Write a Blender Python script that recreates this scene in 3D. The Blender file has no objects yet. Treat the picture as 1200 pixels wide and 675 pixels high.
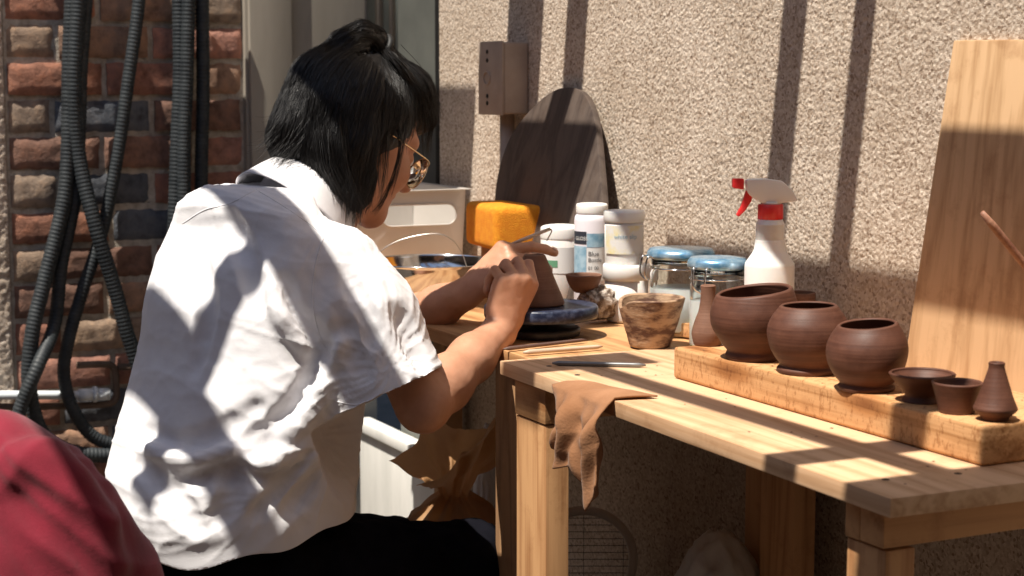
import bpy, bmesh, math, random
import numpy as np
from mathutils import Vector, Matrix, noise
random.seed(7); rng = np.random.default_rng(7)
R = math.radians
sc = bpy.context.scene
col = sc.collection
T = 0.72          # table top height
WY = 0.475        # stucco wall plane

# ------------------------------------------------ camera geometry (real place <-> photo)
F = 2050.0
CP = np.array([1.288, -1.018, 1.10])
yaw, pit = R(26.2), R(6.75)
Fh = np.array([-math.cos(yaw), math.sin(yaw), 0]); Rt = np.array([math.sin(yaw), math.cos(yaw), 0])
Fw = Fh*math.cos(pit) + np.array([0, 0, -math.sin(pit)])
Up = np.cross(Rt, Fw)
def ray(px, py): return Fw + Rt*((px-600)/F) + Up*((337.5-py)/F)
def _on(px, py, i, v):
    d = ray(px, py); return CP + d*(v-CP[i])/d[i]
def onx(px, py, v): return _on(px, py, 0, v)
def ony(px, py, v): return _on(px, py, 1, v)
def onz(px, py, v): return _on(px, py, 2, v)
def onp(px, py, p0, n):
    d = ray(px, py); n = np.array(n, float); return CP + d*(np.dot(np.array(p0)-CP, n)/np.dot(d, n))
def proj(p):
    d = np.array(p)-CP; z = d@Fw; return (600+F*(d@Rt)/z, 337.5-F*(d@Up)/z, z)
def colx(px, Y, z=T):             # point in the photo column px, at depth Y from the table front, height z
    n = np.cross(ray(px, 0), ray(px, 675)); Yd = Y-CP[1]; zd = z-CP[2]
    return np.array([CP[0]-(n[1]*Yd+n[2]*zd)/n[0], Y, z])
def hz(P, py):                    # height above P whose image row is py
    lo, hi = -0.9, 0.9
    for _ in range(40):
        m = (lo+hi)/2
        if proj((P[0], P[1], P[2]+m))[1] > py: lo = m
        else: hi = m
    return lo
def mm(P): return proj(P)[2]/F    # metres per photo pixel at P

# ------------------------------------------------ object helpers
def tag(o, label=None, cat=None, group=None, kind=None):
    if label: o['label'] = label
    if cat: o['category'] = cat
    if group: o['group'] = group
    if kind: o['kind'] = kind
    return o
def thing(name, loc, label, cat, group=None, rz=0):
    o = bpy.data.objects.new(name, None); col.objects.link(o)
    o.empty_display_size = .02
    o.location = loc; o.rotation_euler = (0, 0, rz)
    return tag(o, label, cat, group)
def link(name, me, mats, parent=None, smooth=True, loc=None):
    o = bpy.data.objects.new(name, me); col.objects.link(o)
    for m in (mats if isinstance(mats, (list, tuple)) else [mats]):
        me.materials.append(m)
    if smooth:
        me.polygons.foreach_set('use_smooth', [True]*len(me.polygons))
    if parent is not None:
        o.parent = parent
    if loc is not None: o.location = loc
    return o
def mesh(V, Fc):
    me = bpy.data.meshes.new('m'); me.from_pydata([tuple(map(float, v)) for v in V], [], [tuple(int(i) for i in f) for f in Fc]); me.update()
    return me
class MB:
    def __init__(s): s.V = []; s.Fc = []; s.M = []
    def add(s, V, Fc, mi=0):
        b = len(s.V); s.V += [tuple(map(float, v)) for v in V]; s.Fc += [tuple(int(i)+b for i in f) for f in Fc]; s.M += [mi]*len(Fc); return s
    def box(s, a, b, mi=0):
        x0, y0, z0 = a; x1, y1, z1 = b
        V = [(x0,y0,z0),(x1,y0,z0),(x1,y1,z0),(x0,y1,z0),(x0,y0,z1),(x1,y0,z1),(x1,y1,z1),(x0,y1,z1)]
        return s.add(V, [(0,3,2,1),(4,5,6,7),(0,1,5,4),(1,2,6,5),(2,3,7,6),(3,0,4,7)], mi)
    def hexa(s, bot, top, mi=0):   # two quads (counter-clockwise from above)
        V = list(bot)+list(top)
        return s.add(V, [(0,3,2,1),(4,5,6,7),(0,1,5,4),(1,2,6,5),(2,3,7,6),(3,0,4,7)], mi)
    def lathe(s, prof, seg=48, c=(0,0,0), cap0=True, cap1=False, mi=0, fn=None, sx=1, sy=1):
        V = []; Fc = []
        for i, (r, z) in enumerate(prof):
            for j in range(seg):
                a = 2*math.pi*j/seg
                p = [r*math.cos(a)*sx, r*math.sin(a)*sy, z]
                if fn: p = fn(p, i, a)
                V.append((p[0]+c[0], p[1]+c[1], p[2]+c[2]))
        for i in range(len(prof)-1):
            for j in range(seg):
                k = (j+1) % seg
                Fc.append((i*seg+j, i*seg+k, (i+1)*seg+k, (i+1)*seg+j))
        if cap0: Fc.append(tuple(range(seg))[::-1])
        if cap1: Fc.append(tuple((len(prof)-1)*seg+j for j in range(seg)))
        return s.add(V, Fc, mi)
    def tube(s, pts, r, seg=10, mi=0, caps=True, closed=False):
        P = [np.array(p, float) for p in pts]; n = len(P)
        rs = r if isinstance(r, (list, tuple, np.ndarray)) else [r]*n
        V = []; Fc = []; up = None
        for i in range(n):
            if closed: t = P[(i+1) % n]-P[i-1]
            else: t = P[min(i+1, n-1)]-P[max(i-1, 0)]
            t = t/(np.linalg.norm(t)+1e-12)
            if up is None:
                a = np.array([0, 0, 1.0]) if abs(t[2]) < .9 else np.array([1.0, 0, 0])
                up = np.cross(t, a)
            up = up - t*np.dot(up, t); up /= np.linalg.norm(up)+1e-12
            w = np.cross(t, up)
            for j in range(seg):
                a = 2*math.pi*j/seg
                V.append(P[i]+rs[i]*(math.cos(a)*up+math.sin(a)*w))
        m = n if closed else n-1
        for i in range(m):
            for j in range(seg):
                k = (j+1) % seg; i2 = (i+1) % n
                Fc.append((i*seg+j, i*seg+k, i2*seg+k, i2*seg+j))
        if caps and not closed:
            Fc.append(tuple(range(seg))[::-1]); Fc.append(tuple((n-1)*seg+j for j in range(seg)))
        return s.add(V, Fc, mi)
    def build(s, name, mats, parent=None, smooth=True, bevel=0, bseg=2, loc=None, sub=0, autos=None):
        me = mesh(s.V, s.Fc)
        if any(s.M): me.polygons.foreach_set('material_index', s.M)
        if bevel:
            bm = bmesh.new(); bm.from_mesh(me)
            es = [e for e in bm.edges if len(e.link_faces) == 2 and e.calc_face_angle(0) > .6]
            bmesh.ops.bevel(bm, geom=es, offset=bevel, segments=bseg, profile=.6, affect='EDGES', clamp_overlap=True)
            bm.to_mesh(me); bm.free()
        o = link(name, me, mats, parent, smooth, loc)
        if autos is not None:
            me.set_sharp_from_angle(angle=R(autos))
        elif bevel: me.set_sharp_from_angle(angle=R(50))
        if sub:
            m = o.modifiers.new('s', 'SUBSURF'); m.levels = sub; m.render_levels = sub
        return o
def spline(pts, n=8, closed=False):
    P = [np.array(p, float) for p in pts]; out = []; N = len(P)
    for i in range(N if closed else N-1):
        if closed: a, b, c, d = P[i-1], P[i], P[(i+1) % N], P[(i+2) % N]
        else: a, b, c, d = P[max(i-1, 0)], P[i], P[i+1], P[min(i+2, N-1)]
        for k in range(n):
            t = k/n
            out.append(.5*((2*b)+(-a+c)*t+(2*a-5*b+4*c-d)*t*t+(-a+3*b-3*c+d)*t**3))
    if not closed: out.append(P[-1])
    return out
def text(s, size, M, mat, parent, name='lettering', ext=.0003, align='LEFT'):
    cu = bpy.data.curves.new('t', 'FONT'); cu.body = s; cu.size = size; cu.extrude = ext; cu.align_x = align
    o = bpy.data.objects.new('t', cu); col.objects.link(o)
    dg = bpy.context.evaluated_depsgraph_get()
    me = bpy.data.meshes.new_from_object(o.evaluated_get(dg)); bpy.data.objects.remove(o)
    me.transform(M)
    return link(name, me, mat, parent, False)

# ------------------------------------------------ materials
def newmat(name):
    m = bpy.data.materials.new(name); m.use_nodes = True
    nt = m.node_tree; b = nt.nodes['Principled BSDF']; return m, nt, b
def N(nt, t, **k):
    n = nt.nodes.new(t)
    for a, v in k.items():
        if a in n.inputs: n.inputs[a].default_value = v
        else: setattr(n, a, v)
    return n
def ramp(nt, fac, stops):
    r = nt.nodes.new('ShaderNodeValToRGB'); e = r.color_ramp.elements
    while len(e) < len(stops): e.new(.5)
    for x, (p, c) in zip(e, stops): x.position = p; x.color = (*c, 1) if len(c) == 3 else c
    nt.links.new(fac, r.inputs[0]); return r.outputs[0]
def basic(name, c1, c2=None, scale=20, rough=.6, bump=0, bscale=None, metal=0, stretch=(1,1,1), bdist=.002, detail=5, spec=.5, rvar=0, sss=0, trans=0, alpha=None, coat=0, sheen=0, contrast=(.35, .65), ior=1.45):
    m, nt, b = newmat(name); L = nt.links.new
    tc = N(nt, 'ShaderNodeTexCoord'); mp = N(nt, 'ShaderNodeMapping'); mp.inputs['Scale'].default_value = stretch
    L(tc.outputs['Object'], mp.inputs[0])
    if c2 is not None:
        nz = N(nt, 'ShaderNodeTexNoise', Scale=scale, Detail=detail, Roughness=.6); L(mp.outputs[0], nz.inputs['Vector'])
        L(ramp(nt, nz.outputs[0], [(contrast[0], c1), (contrast[1], c2)]), b.inputs['Base Color'])
    else: b.inputs['Base Color'].default_value = (*c1, 1)
    b.inputs['Roughness'].default_value = rough; b.inputs['Metallic'].default_value = metal
    b.inputs['Specular IOR Level'].default_value = spec; b.inputs['IOR'].default_value = ior
    if rvar:
        n3 = N(nt, 'ShaderNodeTexNoise', Scale=scale*1.7, Detail=4); L(mp.outputs[0], n3.inputs['Vector'])
        mr = N(nt, 'ShaderNodeMapRange'); mr.inputs[3].default_value = rough-rvar; mr.inputs[4].default_value = rough+rvar
        L(n3.outputs[0], mr.inputs[0]); L(mr.outputs[0], b.inputs['Roughness'])
    if bump:
        n2 = N(nt, 'ShaderNodeTexNoise', Scale=bscale or scale*3, Detail=6, Roughness=.6); L(mp.outputs[0], n2.inputs['Vector'])
        bp = N(nt, 'ShaderNodeBump', Strength=bump, Distance=bdist); L(n2.outputs[0], bp.inputs['Height']); L(bp.outputs[0], b.inputs['Normal'])
    if sss: b.inputs['Subsurface Weight'].default_value = sss; b.inputs['Subsurface Radius'].default_value = (.01, .004, .002); b.inputs['Subsurface Scale'].default_value = .5
    if trans: b.inputs['Transmission Weight'].default_value = trans
    if coat: b.inputs['Coat Weight'].default_value = coat; b.inputs['Coat Roughness'].default_value = .15
    if sheen: b.inputs['Sheen Weight'].default_value = sheen
    return m
def wood(name, c1, c2, axis=0, rough=.6, fine=1.0, knots=0.0, off=0.0, sawn=0):
    """grain runs along object axis `axis`"""
    m, nt, b = newmat(name); L = nt.links.new
    tc = N(nt, 'ShaderNodeTexCoord'); mp = N(nt, 'ShaderNodeMapping')
    s = [9, 9, 9]; s[axis] = .55; mp.inputs['Scale'].default_value = s; mp.inputs['Location'].default_value = (off, off*1.3, off*.7)
    L(tc.outputs['Object'], mp.inputs[0])
    n1 = N(nt, 'ShaderNodeTexNoise', Scale=1.3*fine, Detail=3, Distortion=.6); L(mp.outputs[0], n1.inputs['Vector'])
    mul = N(nt, 'ShaderNodeMath', operation='MULTIPLY'); mul.inputs[1].default_value = 13; L(n1.outputs[0], mul.inputs[0])
    sn = N(nt, 'ShaderNodeMath', operation='PINGPONG'); sn.inputs[1].default_value = 1; L(mul.outputs[0], sn.inputs[0])
    mp2 = N(nt, 'ShaderNodeMapping'); s2 = [260, 260, 260]; s2[axis] = 7; mp2.inputs['Scale'].default_value = s2; L(tc.outputs['Object'], mp2.inputs[0])
    n2 = N(nt, 'ShaderNodeTexNoise', Scale=1*fine, Detail=4); L(mp2.outputs[0], n2.inputs['Vector'])
    mx = N(nt, 'ShaderNodeMath', operation='MULTIPLY_ADD'); mx.inputs[1].default_value = .45; L(sn.outputs[0], mx.inputs[0])
    m3 = N(nt, 'ShaderNodeMath', operation='MULTIPLY'); m3.inputs[1].default_value = .6; L(n2.outputs[0], m3.inputs[0]); L(m3.outputs[0], mx.inputs[2])
    base = ramp(nt, mx.outputs[0], [(.2, c1), (.62, c2)])
    # dirt, hand marks
    n4 = N(nt, 'ShaderNodeTexNoise', Scale=14, Detail=6, Roughness=.7); L(tc.outputs['Object'], n4.inputs['Vector'])
    dk = ramp(nt, n4.outputs[0], [(.28, (.62, .52, .44)), (.46, (1, 1, 1))])
    mm_ = N(nt, 'ShaderNodeMix', data_type='RGBA', blend_type='MULTIPLY'); mm_.inputs[0].default_value = .65
    L(base, mm_.inputs[6]); L(dk, mm_.inputs[7]); outc = mm_.outputs[2]
    if knots:
        mp3 = N(nt, 'ShaderNodeMapping'); s3 = [11, 11, 11]; s3[axis] = 3.2; mp3.inputs['Scale'].default_value = s3; L(tc.outputs['Object'], mp3.inputs[0])
        vo = N(nt, 'ShaderNodeTexVoronoi', Scale=1); L(mp3.outputs[0], vo.inputs['Vector'])
        kr = ramp(nt, vo.outputs[0], [(.03, (.35, .2, .1)), (.12, (.75, .6, .45)), (.2, (1, 1, 1))])
        m5 = N(nt, 'ShaderNodeMix', data_type='RGBA', blend_type='MULTIPLY'); m5.inputs[0].default_value = knots
        L(outc, m5.inputs[6]); L(kr, m5.inputs[7]); outc = m5.outputs[2]
    if sawn:
        mp4 = N(nt, 'ShaderNodeMapping'); s4 = [95, 95, 95]; s4[axis] = 210; mp4.inputs['Scale'].default_value = s4; L(tc.outputs['Object'], mp4.inputs[0])
        n6 = N(nt, 'ShaderNodeTexNoise', Scale=1, Detail=3, Roughness=.7); L(mp4.outputs[0], n6.inputs['Vector'])
        sr = ramp(nt, n6.outputs[0], [(.36, (.42, .27, .15)), (.47, (1, 1, 1))])
        m6 = N(nt, 'ShaderNodeMix', data_type='RGBA', blend_type='MULTIPLY'); m6.inputs[0].default_value = sawn
        L(outc, m6.inputs[6]); L(sr, m6.inputs[7]); outc = m6.outputs[2]
    L(outc, b.inputs['Base Color'])
    b.inputs['Roughness'].default_value = rough; b.inputs['Specular IOR Level'].default_value = .35
    bp = N(nt, 'ShaderNodeBump', Strength=.35, Distance=.0012); L(mx.outputs[0], bp.inputs['Height']); L(bp.outputs[0], b.inputs['Normal'])
    return m
def glassy(name, c, rough=.03, tint=1.0):
    m, nt, b = newmat(name)
    b.inputs['Base Color'].default_value = (*c, 1); b.inputs['Roughness'].default_value = rough
    b.inputs['Transmission Weight'].default_value = tint; b.inputs['IOR'].default_value = 1.45
    return m
def cloth(name, c1, c2, weave=900, bump=.25, rough=.85, sheen=.2, transl=0):
    m, nt, b = newmat(name); L = nt.links.new
    tc = N(nt, 'ShaderNodeTexCoord')
    nz = N(nt, 'ShaderNodeTexNoise', Scale=18, Detail=5); L(tc.outputs['Object'], nz.inputs['Vector'])
    L(ramp(nt, nz.outputs[0], [(.3, c1), (.7, c2)]), b.inputs['Base Color'])
    b.inputs['Roughness'].default_value = rough; b.inputs['Sheen Weight'].default_value = sheen; b.inputs['Specular IOR Level'].default_value = .2
    w = N(nt, 'ShaderNodeTexNoise', Scale=weave, Detail=2); L(tc.outputs['Object'], w.inputs['Vector'])
    w2 = N(nt, 'ShaderNodeTexNoise', Scale=70, Detail=6, Roughness=.65); L(tc.outputs['Object'], w2.inputs['Vector'])
    ad = N(nt, 'ShaderNodeMath', operation='MULTIPLY_ADD'); ad.inputs[1].default_value = 1.8; L(w2.outputs[0], ad.inputs[0]); L(w.outputs[0], ad.inputs[2])
    bp = N(nt, 'ShaderNodeBump', Strength=bump, Distance=.0015); L(ad.outputs[0], bp.inputs['Height']); L(bp.outputs[0], b.inputs['Normal'])
    if transl:
        tr = N(nt, 'ShaderNodeBsdfTranslucent'); tr.inputs[0].default_value = (*c2, 1)
        mx = N(nt, 'ShaderNodeMixShader'); mx.inputs[0].default_value = transl
        out = nt.nodes['Material Output']; L(b.outputs[0], mx.inputs[1]); L(tr.outputs[0], mx.inputs[2]); L(mx.outputs[0], out.inputs[0])
    return m

M = {}
M['ply'] = wood('plywood_top', (.46, .26, .135), (.66, .43, .26), 0, .55, .8)
M['ply_edge'] = wood('plywood_edge', (.42, .27, .14), (.62, .44, .26), 0, .7, 2)
M['fir_x'] = wood('fir_rail', (.34, .16, .065), (.52, .29, .13), 0, .6, 1, .5)
M['fir_y'] = wood('fir_end_rail', (.34, .16, .065), (.54, .29, .13), 1, .6, 1, .5)
M['fir_z'] = wood('fir_post', (.36, .17, .07), (.56, .31, .145), 2, .6, 1, .4, 3.3)
M['fir_d'] = wood('weathered_post', (.26, .14, .07), (.42, .24, .12), 2, .7, 1, .4, 1.3)
M['block'] = wood('rough_plank', (.36, .17, .06), (.60, .335, .155), 0, .7, 1.3, .9, 5.1, .6)
M['panel'] = wood('pine_panel', (.44, .26, .13), (.62, .40, .225), 2, .5, .7, 0, 2.2)
M['stick'] = wood('stick_wood', (.42, .22, .10), (.62, .36, .18), 2, .5)
M['slat'] = wood('slat_wood', (.3, .2, .12), (.45, .32, .2), 0, .8)
M['clay'] = None
def clay(name, c1, c2, rings=1.0, rough=.55):
    m, nt, b = newmat(name); L = nt.links.new
    tc = N(nt, 'ShaderNodeTexCoord')
    nz = N(nt, 'ShaderNodeTexNoise', Scale=22, Detail=8, Roughness=.65); L(tc.outputs['Object'], nz.inputs['Vector'])
    mp = N(nt, 'ShaderNodeMapping'); mp.inputs['Scale'].default_value = (6, 6, 320); L(tc.outputs['Object'], mp.inputs[0])
    rg = N(nt, 'ShaderNodeTexNoise', Scale=1, Detail=3); L(mp.outputs[0], rg.inputs['Vector'])
    ad = N(nt, 'ShaderNodeMath', operation='MULTIPLY_ADD'); ad.inputs[1].default_value = .3; L(rg.outputs[0], ad.inputs[0])
    h = N(nt, 'ShaderNodeMath', operation='MULTIPLY'); h.inputs[1].default_value = .5; L(nz.outputs[0], h.inputs[0]); L(h.outputs[0], ad.inputs[2])
    L(ramp(nt, ad.outputs[0], [(.30, c1), (.52, c2)]), b.inputs['Base Color'])
    b.inputs['Specular IOR Level'].default_value = .32
    mr = N(nt, 'ShaderNodeMapRange'); mr.inputs[3].default_value = rough-.12; mr.inputs[4].default_value = rough+.15; L(nz.outputs[0], mr.inputs[0]); L(mr.outputs[0], b.inputs['Roughness'])
    g = N(nt, 'ShaderNodeTexNoise', Scale=500, Detail=3); L(tc.outputs['Object'], g.inputs['Vector'])
    s = N(nt, 'ShaderNodeMath', operation='MULTIPLY_ADD'); s.inputs[1].default_value = .3; L(g.outputs[0], s.inputs[0]); L(rg.outputs[0], s.inputs[2])
    bp = N(nt, 'ShaderNodeBump', Strength=.30*rings, Distance=.0012); L(s.outputs[0], bp.inputs['Height']); L(bp.outputs[0], b.inputs['Normal'])
    return m
M['clay'] = clay('damp_clay', (.070, .026, .016), (.140, .058, .036))
M['clay_light'] = clay('drier_clay', (.15, .072, .046), (.25, .13, .085), 1.3, .7)
M['clay_mottled'] = basic('mottled_clay', (.10, .045, .028), (.40, .26, .16), 26, .75, .5, 120, stretch=(1, 1, 2.4), contrast=(.42, .58), bdist=.003)
M['hose'] = basic('hose_rubber', (.016, .020, .024), (.034, .040, .044), 30, .55, .2, 200)
M['steel'] = basic('steel', (.55, .55, .55), (.7, .7, .7), 30, .12, 0, metal=1)
M['wire'] = basic('wire', (.7, .68, .62), None, rough=.3, metal=1)
M['gold'] = basic('glasses_metal', (.75, .6, .4), None, rough=.25, metal=1)
M['lens'] = glassy('lens', (.85, .88, .9), .02)
M['glass'] = glassy('jar_glass', (.93, .97, .96), .02)
M['white_plastic'] = basic('white_plastic', (.80, .79, .77), (.86, .85, .83), 8, .4, .05, 80, sss=.1)
M['milky'] = basic('milky_plastic', (.72, .69, .66), (.80, .77, .74), 6, .45, .1, 60, sss=.15)
M['bin'] = basic('bin_plastic', (.74, .69, .63), (.80, .75, .70), 6, .4, .15, 40, trans=.35)
M['jar_white'] = basic('lilac_white_plastic', (.76, .72, .78), (.82, .78, .82), 8, .45, .05)
M['red_plastic'] = basic('red_plastic', (.70, .03, .035), (.78, .05, .05), 10, .35)
M['blue_lid'] = basic('blue_lid', (.12, .33, .55), (.45, .62, .75), 30, .25, .2, 90, metal=.6, contrast=(.4, .6))
M['label_dark'] = basic('label_dark', (.03, .035, .05), None, rough=.5)
M['label_blue'] = basic('label_blue', (.16, .32, .45), (.40, .56, .66), 60, .5)
M['label_white'] = basic('label_white', (.75, .75, .74), None, rough=.55)
M['label_yellow'] = basic('label_pale_yellow', (.75, .74, .72), (.78, .66, .25), 45, .55, contrast=(.45, .7))
M['ink'] = basic('ink', (.05, .05, .06), None, rough=.6)
M['green'] = basic('green_print', (.12, .3, .18), None, rough=.6)
M['sponge'] = basic('sponge', (.80, .25, .012), (.87, .34, .02), 90, .95, 1.0, 420, bdist=.003)
M['brickblock'] = basic('old_brown_block', (.22, .1, .05), (.42, .24, .13), 40, .8, .5, stretch=(1, 1, 3))
M['wheel'] = basic('blue_speckled_enamel', (.010, .014, .035), (.055, .07, .12), 110, .35, .1, contrast=(.45, .7), rvar=.1)
M['iron'] = basic('cast_iron', (.012, .014, .022), (.03, .03, .04), 60, .4, .4, 150)
M['rock'] = basic('speckled_stone', (.16, .11, .08), (.60, .52, .45), 75, .85, 1, 90, bdist=.006, contrast=(.44, .56))
M['rag'] = cloth('leather_rag', (.24, .11, .05), (.35, .175, .09), 300, .35, .9, .1)
M['bag'] = cloth('brown_bag', (.50, .27, .12), (.72, .45, .24), 160, .7, .5, 0, .5)
M['clearbag'] = cloth('clear_plastic_bag', (.70, .66, .60), (.82, .80, .76), 120, .6, .35, 0, .3)
M['whitebag'] = cloth('white_bag', (.75, .75, .76), (.85, .85, .85), 120, .5, .4, 0, .3)
M['shirt'] = cloth('white_linen', (.72, .71, .74), (.80, .79, .81), 1300, .28, .9, .15)
M['trousers'] = cloth('black_trousers', (.004, .004, .006), (.008, .008, .012), 900, .2, .95, .0)
M['trousers'].node_tree.nodes['Principled BSDF'].inputs['Specular IOR Level'].default_value = .04
M['jacket'] = cloth('red_jacket', (.13, .006, .016), (.23, .012, .030), 900, .35, .85, .3)
M['skin'] = basic('skin', (.46, .225, .135), (.56, .29, .185), 30, .48, .25, 350, sss=.12, contrast=(.3, .7), bdist=.0008)
M['lips'] = basic('lips', (.40, .14, .12), None, rough=.4)
M['nail'] = basic('nail', (.62, .38, .30), None, rough=.3)
M['eye'] = basic('eye_white', (.7, .68, .65), None, rough=.2)
M['pupil'] = basic('pupil', (.01, .008, .006), None, rough=.1)
def hairmat():
    m, nt, b = newmat('black_hair'); b.inputs['Base Color'].default_value = (.006, .005, .005, 1)
    b.inputs['Roughness'].default_value = .42; b.inputs['Specular IOR Level'].default_value = .55
    return m
M['hair'] = hairmat()
M['black'] = basic('black_rubber', (.008, .008, .008), None, rough=.6)
M['beige'] = basic('beige_paint', (.32, .285, .235), (.38, .34, .285), 9, .6, .15, 60, stretch=(1, 1, .2))
M['white_paint'] = basic('white_paint', (.66, .65, .61), (.82, .80, .76), 12, .5, .2, 50, stretch=(1, 1, .25), rvar=.1)
M['dark_door'] = basic('grey_paint', (.10, .105, .095), (.13, .135, .12), 10, .5, .1)
M['door_glass'] = basic('greenish_pane', (.26, .30, .26), (.36, .40, .35), 5, .12, 0, coat=.5)
M['box'] = basic('box_paint', (.34, .27, .22), (.42, .34, .28), 14, .65, .2, 90)
M['pipe_white'] = basic('white_pipe', (.62, .68, .72), (.72, .76, .78), 14, .4)
M['brown_pipe'] = basic('brown_iron_pipe', (.10, .065, .045), (.16, .11, .08), 20, .6, .3)
M['dark_board'] = wood('dark_board', (.055, .040, .034), (.10, .075, .062), 2, .55, .8)
M['ground'] = basic('ground', (.045, .035, .028), (.08, .062, .05), 9, .9, .6, 120)
M['grey_tool'] = basic('tool_grey', (.16, .16, .165), (.24, .24, .24), 30, .35, metal=.5)
M['pale_tool'] = wood('pale_tool', (.5, .38, .27), (.66, .52, .4), 0, .5)
M['dark_tool'] = wood('dark_tool', (.10, .06, .05), (.17, .10, .08), 0, .5)
M['pale_rim'] = basic('pale_hoop', (.75, .70, .64), None, rough=.4)
M['dark_metal'] = basic('dark_metal', (.02, .02, .02), None, rough=.4, metal=.3)
def stuccomat():
    m, nt, b = newmat('stucco'); L = nt.links.new
    tc = N(nt, 'ShaderNodeTexCoord')
    vo = N(nt, 'ShaderNodeTexVoronoi', Scale=250, Randomness=1); L(tc.outputs['Object'], vo.inputs['Vector'])
    sep = N(nt, 'ShaderNodeSeparateColor'); L(vo.outputs['Color'], sep.inputs[0])
    c = ramp(nt, sep.outputs[0], [(0, (.32, .235, .175)), (.14, (.49, .39, .305)), (.5, (.60, .495, .405)), (1, (.74, .645, .545))])
    nz = N(nt, 'ShaderNodeTexNoise', Scale=4, Detail=6, Roughness=.6); L(tc.outputs['Object'], nz.inputs['Vector'])
    d = ramp(nt, nz.outputs[0], [(.3, (.80, .77, .73)), (.65, (1, 1, 1))])
    mx = N(nt, 'ShaderNodeMix', data_type='RGBA', blend_type='MULTIPLY'); mx.inputs[0].default_value = 1; L(c, mx.inputs[6]); L(d, mx.inputs[7])
    L(mx.outputs[2], b.inputs['Base Color']); b.inputs['Roughness'].default_value = .9; b.inputs['Specular IOR Level'].default_value = .2
    n2 = N(nt, 'ShaderNodeTexNoise', Scale=260, Detail=5, Roughness=.7); L(tc.outputs['Object'], n2.inputs['Vector'])
    bp = N(nt, 'ShaderNodeBump', Strength=.8, Distance=.003); L(n2.outputs[0], bp.inputs['Height']); L(bp.outputs[0], b.inputs['Normal'])
    return m
M['stucco'] = stuccomat()

# ------------------------------------------------ ground
g = MB(); g.add([(-40, -40, 0), (40, -40, 0), (40, 40, 0), (-40, 40, 0)], [(0, 1, 2, 3)])
tag(g.build('ground', M['ground'], None, False), kind='structure')

# ------------------------------------------------ stucco wall with real pebble relief
def pebble(x0, x1, z0, z1, h=.0026, cell=.0072, amp=.0042):
    nx = int((x1-x0)/h)+1; nz = int((z1-z0)/h)+1
    H = np.zeros((nx, nz)); ns = int((x1-x0)*(z1-z0)/cell**2*1.5)
    cx = rng.uniform(x0, x1, ns); cz = rng.uniform(z0, z1, ns); rr = rng.uniform(.0026, .0060, ns)*cell/.0072; hh = rng.uniform(.35, 1, ns)*amp
    asp = rng.uniform(.6, 1.5, ns)
    for k in range(ns):
        i0 = max(0, int((cx[k]-rr[k]*1.3-x0)/h)); i1 = min(nx, int((cx[k]+rr[k]*1.3-x0)/h)+2)
        j0 = max(0, int((cz[k]-rr[k]*1.3-z0)/h)); j1 = min(nz, int((cz[k]+rr[k]*1.3-z0)/h)+2)
        gx = x0+np.arange(i0, i1)*h-cx[k]; gz = z0+np.arange(j0, j1)*h-cz[k]
        d = 1-((gx[:, None]/asp[k]**.5)**2+(gz[None]*asp[k]**.5)**2)/rr[k]**2
        H[i0:i1, j0:j1] = np.maximum(H[i0:i1, j0:j1], hh[k]*np.sqrt(np.clip(d, 0, 1)))
    X = x0+np.arange(nx)*h; Z = z0+np.arange(nz)*h
    V = np.empty((nx, nz, 3)); V[..., 0] = X[:, None]; V[..., 1] = -H; V[..., 2] = Z[None]
    V[0, :, 1] = V[-1, :, 1] = 0; V[:, 0, 1] = V[:, -1, 1] = 0
    V = V.reshape(-1, 3); I = np.arange(nx*nz).reshape(nx, nz)
    Q = np.stack([I[:-1, :-1], I[1:, :-1], I[1:, 1:], I[:-1, 1:]], -1).reshape(-1, 4)
    return V, Q
def npmesh(V, Q):
    me = bpy.data.meshes.new('m'); n = len(Q); k = Q.shape[1]
    me.vertices.add(len(V)); me.vertices.foreach_set('co', np.ascontiguousarray(V, dtype=np.float32).ravel())
    me.loops.add(n*k); me.loops.foreach_set('vertex_index', np.ascontiguousarray(Q, dtype=np.int32).ravel())
    me.polygons.add(n); me.polygons.foreach_set('loop_start', np.arange(0, n*k, k, dtype=np.int32)); me.polygons.foreach_set('loop_total', np.full(n, k, dtype=np.int32))
    me.update(calc_edges=True); return me
DX = -2.09     # where the stucco ends and the door begins
V, Q = pebble(DX, -.22, .69, 1.30, .00175, .0041, .0016)
sw = thing('stucco_wall', (0, WY, 0), 'rough pebbled beige stucco wall behind the work table, striped with slat shadows', 'wall')
link('stucco_face', npmesh(V, Q), M['stucco'], sw)
b = MB()
x1, z0, z1 = V[:, 0].max(), .69, V[:, 2].max()
b.box((DX, 0.004, 0), (3.2, .25, 3.2))
b.add([(x1, 0, 0), (3.2, 0, 0), (3.2, 0, 3.2), (x1, 0, 3.2)], [(0, 1, 2, 3)])
b.add([(DX, 0, 0), (x1, 0, 0), (x1, 0, z0), (DX, 0, z0)], [(0, 1, 2, 3)])
b.add([(DX, 0, z1), (x1, 0, z1), (x1, 0, 3.2), (DX, 0, 3.2)], [(0, 1, 2, 3)])
b.build('wall_core', M['stucco'], sw, False)

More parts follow.
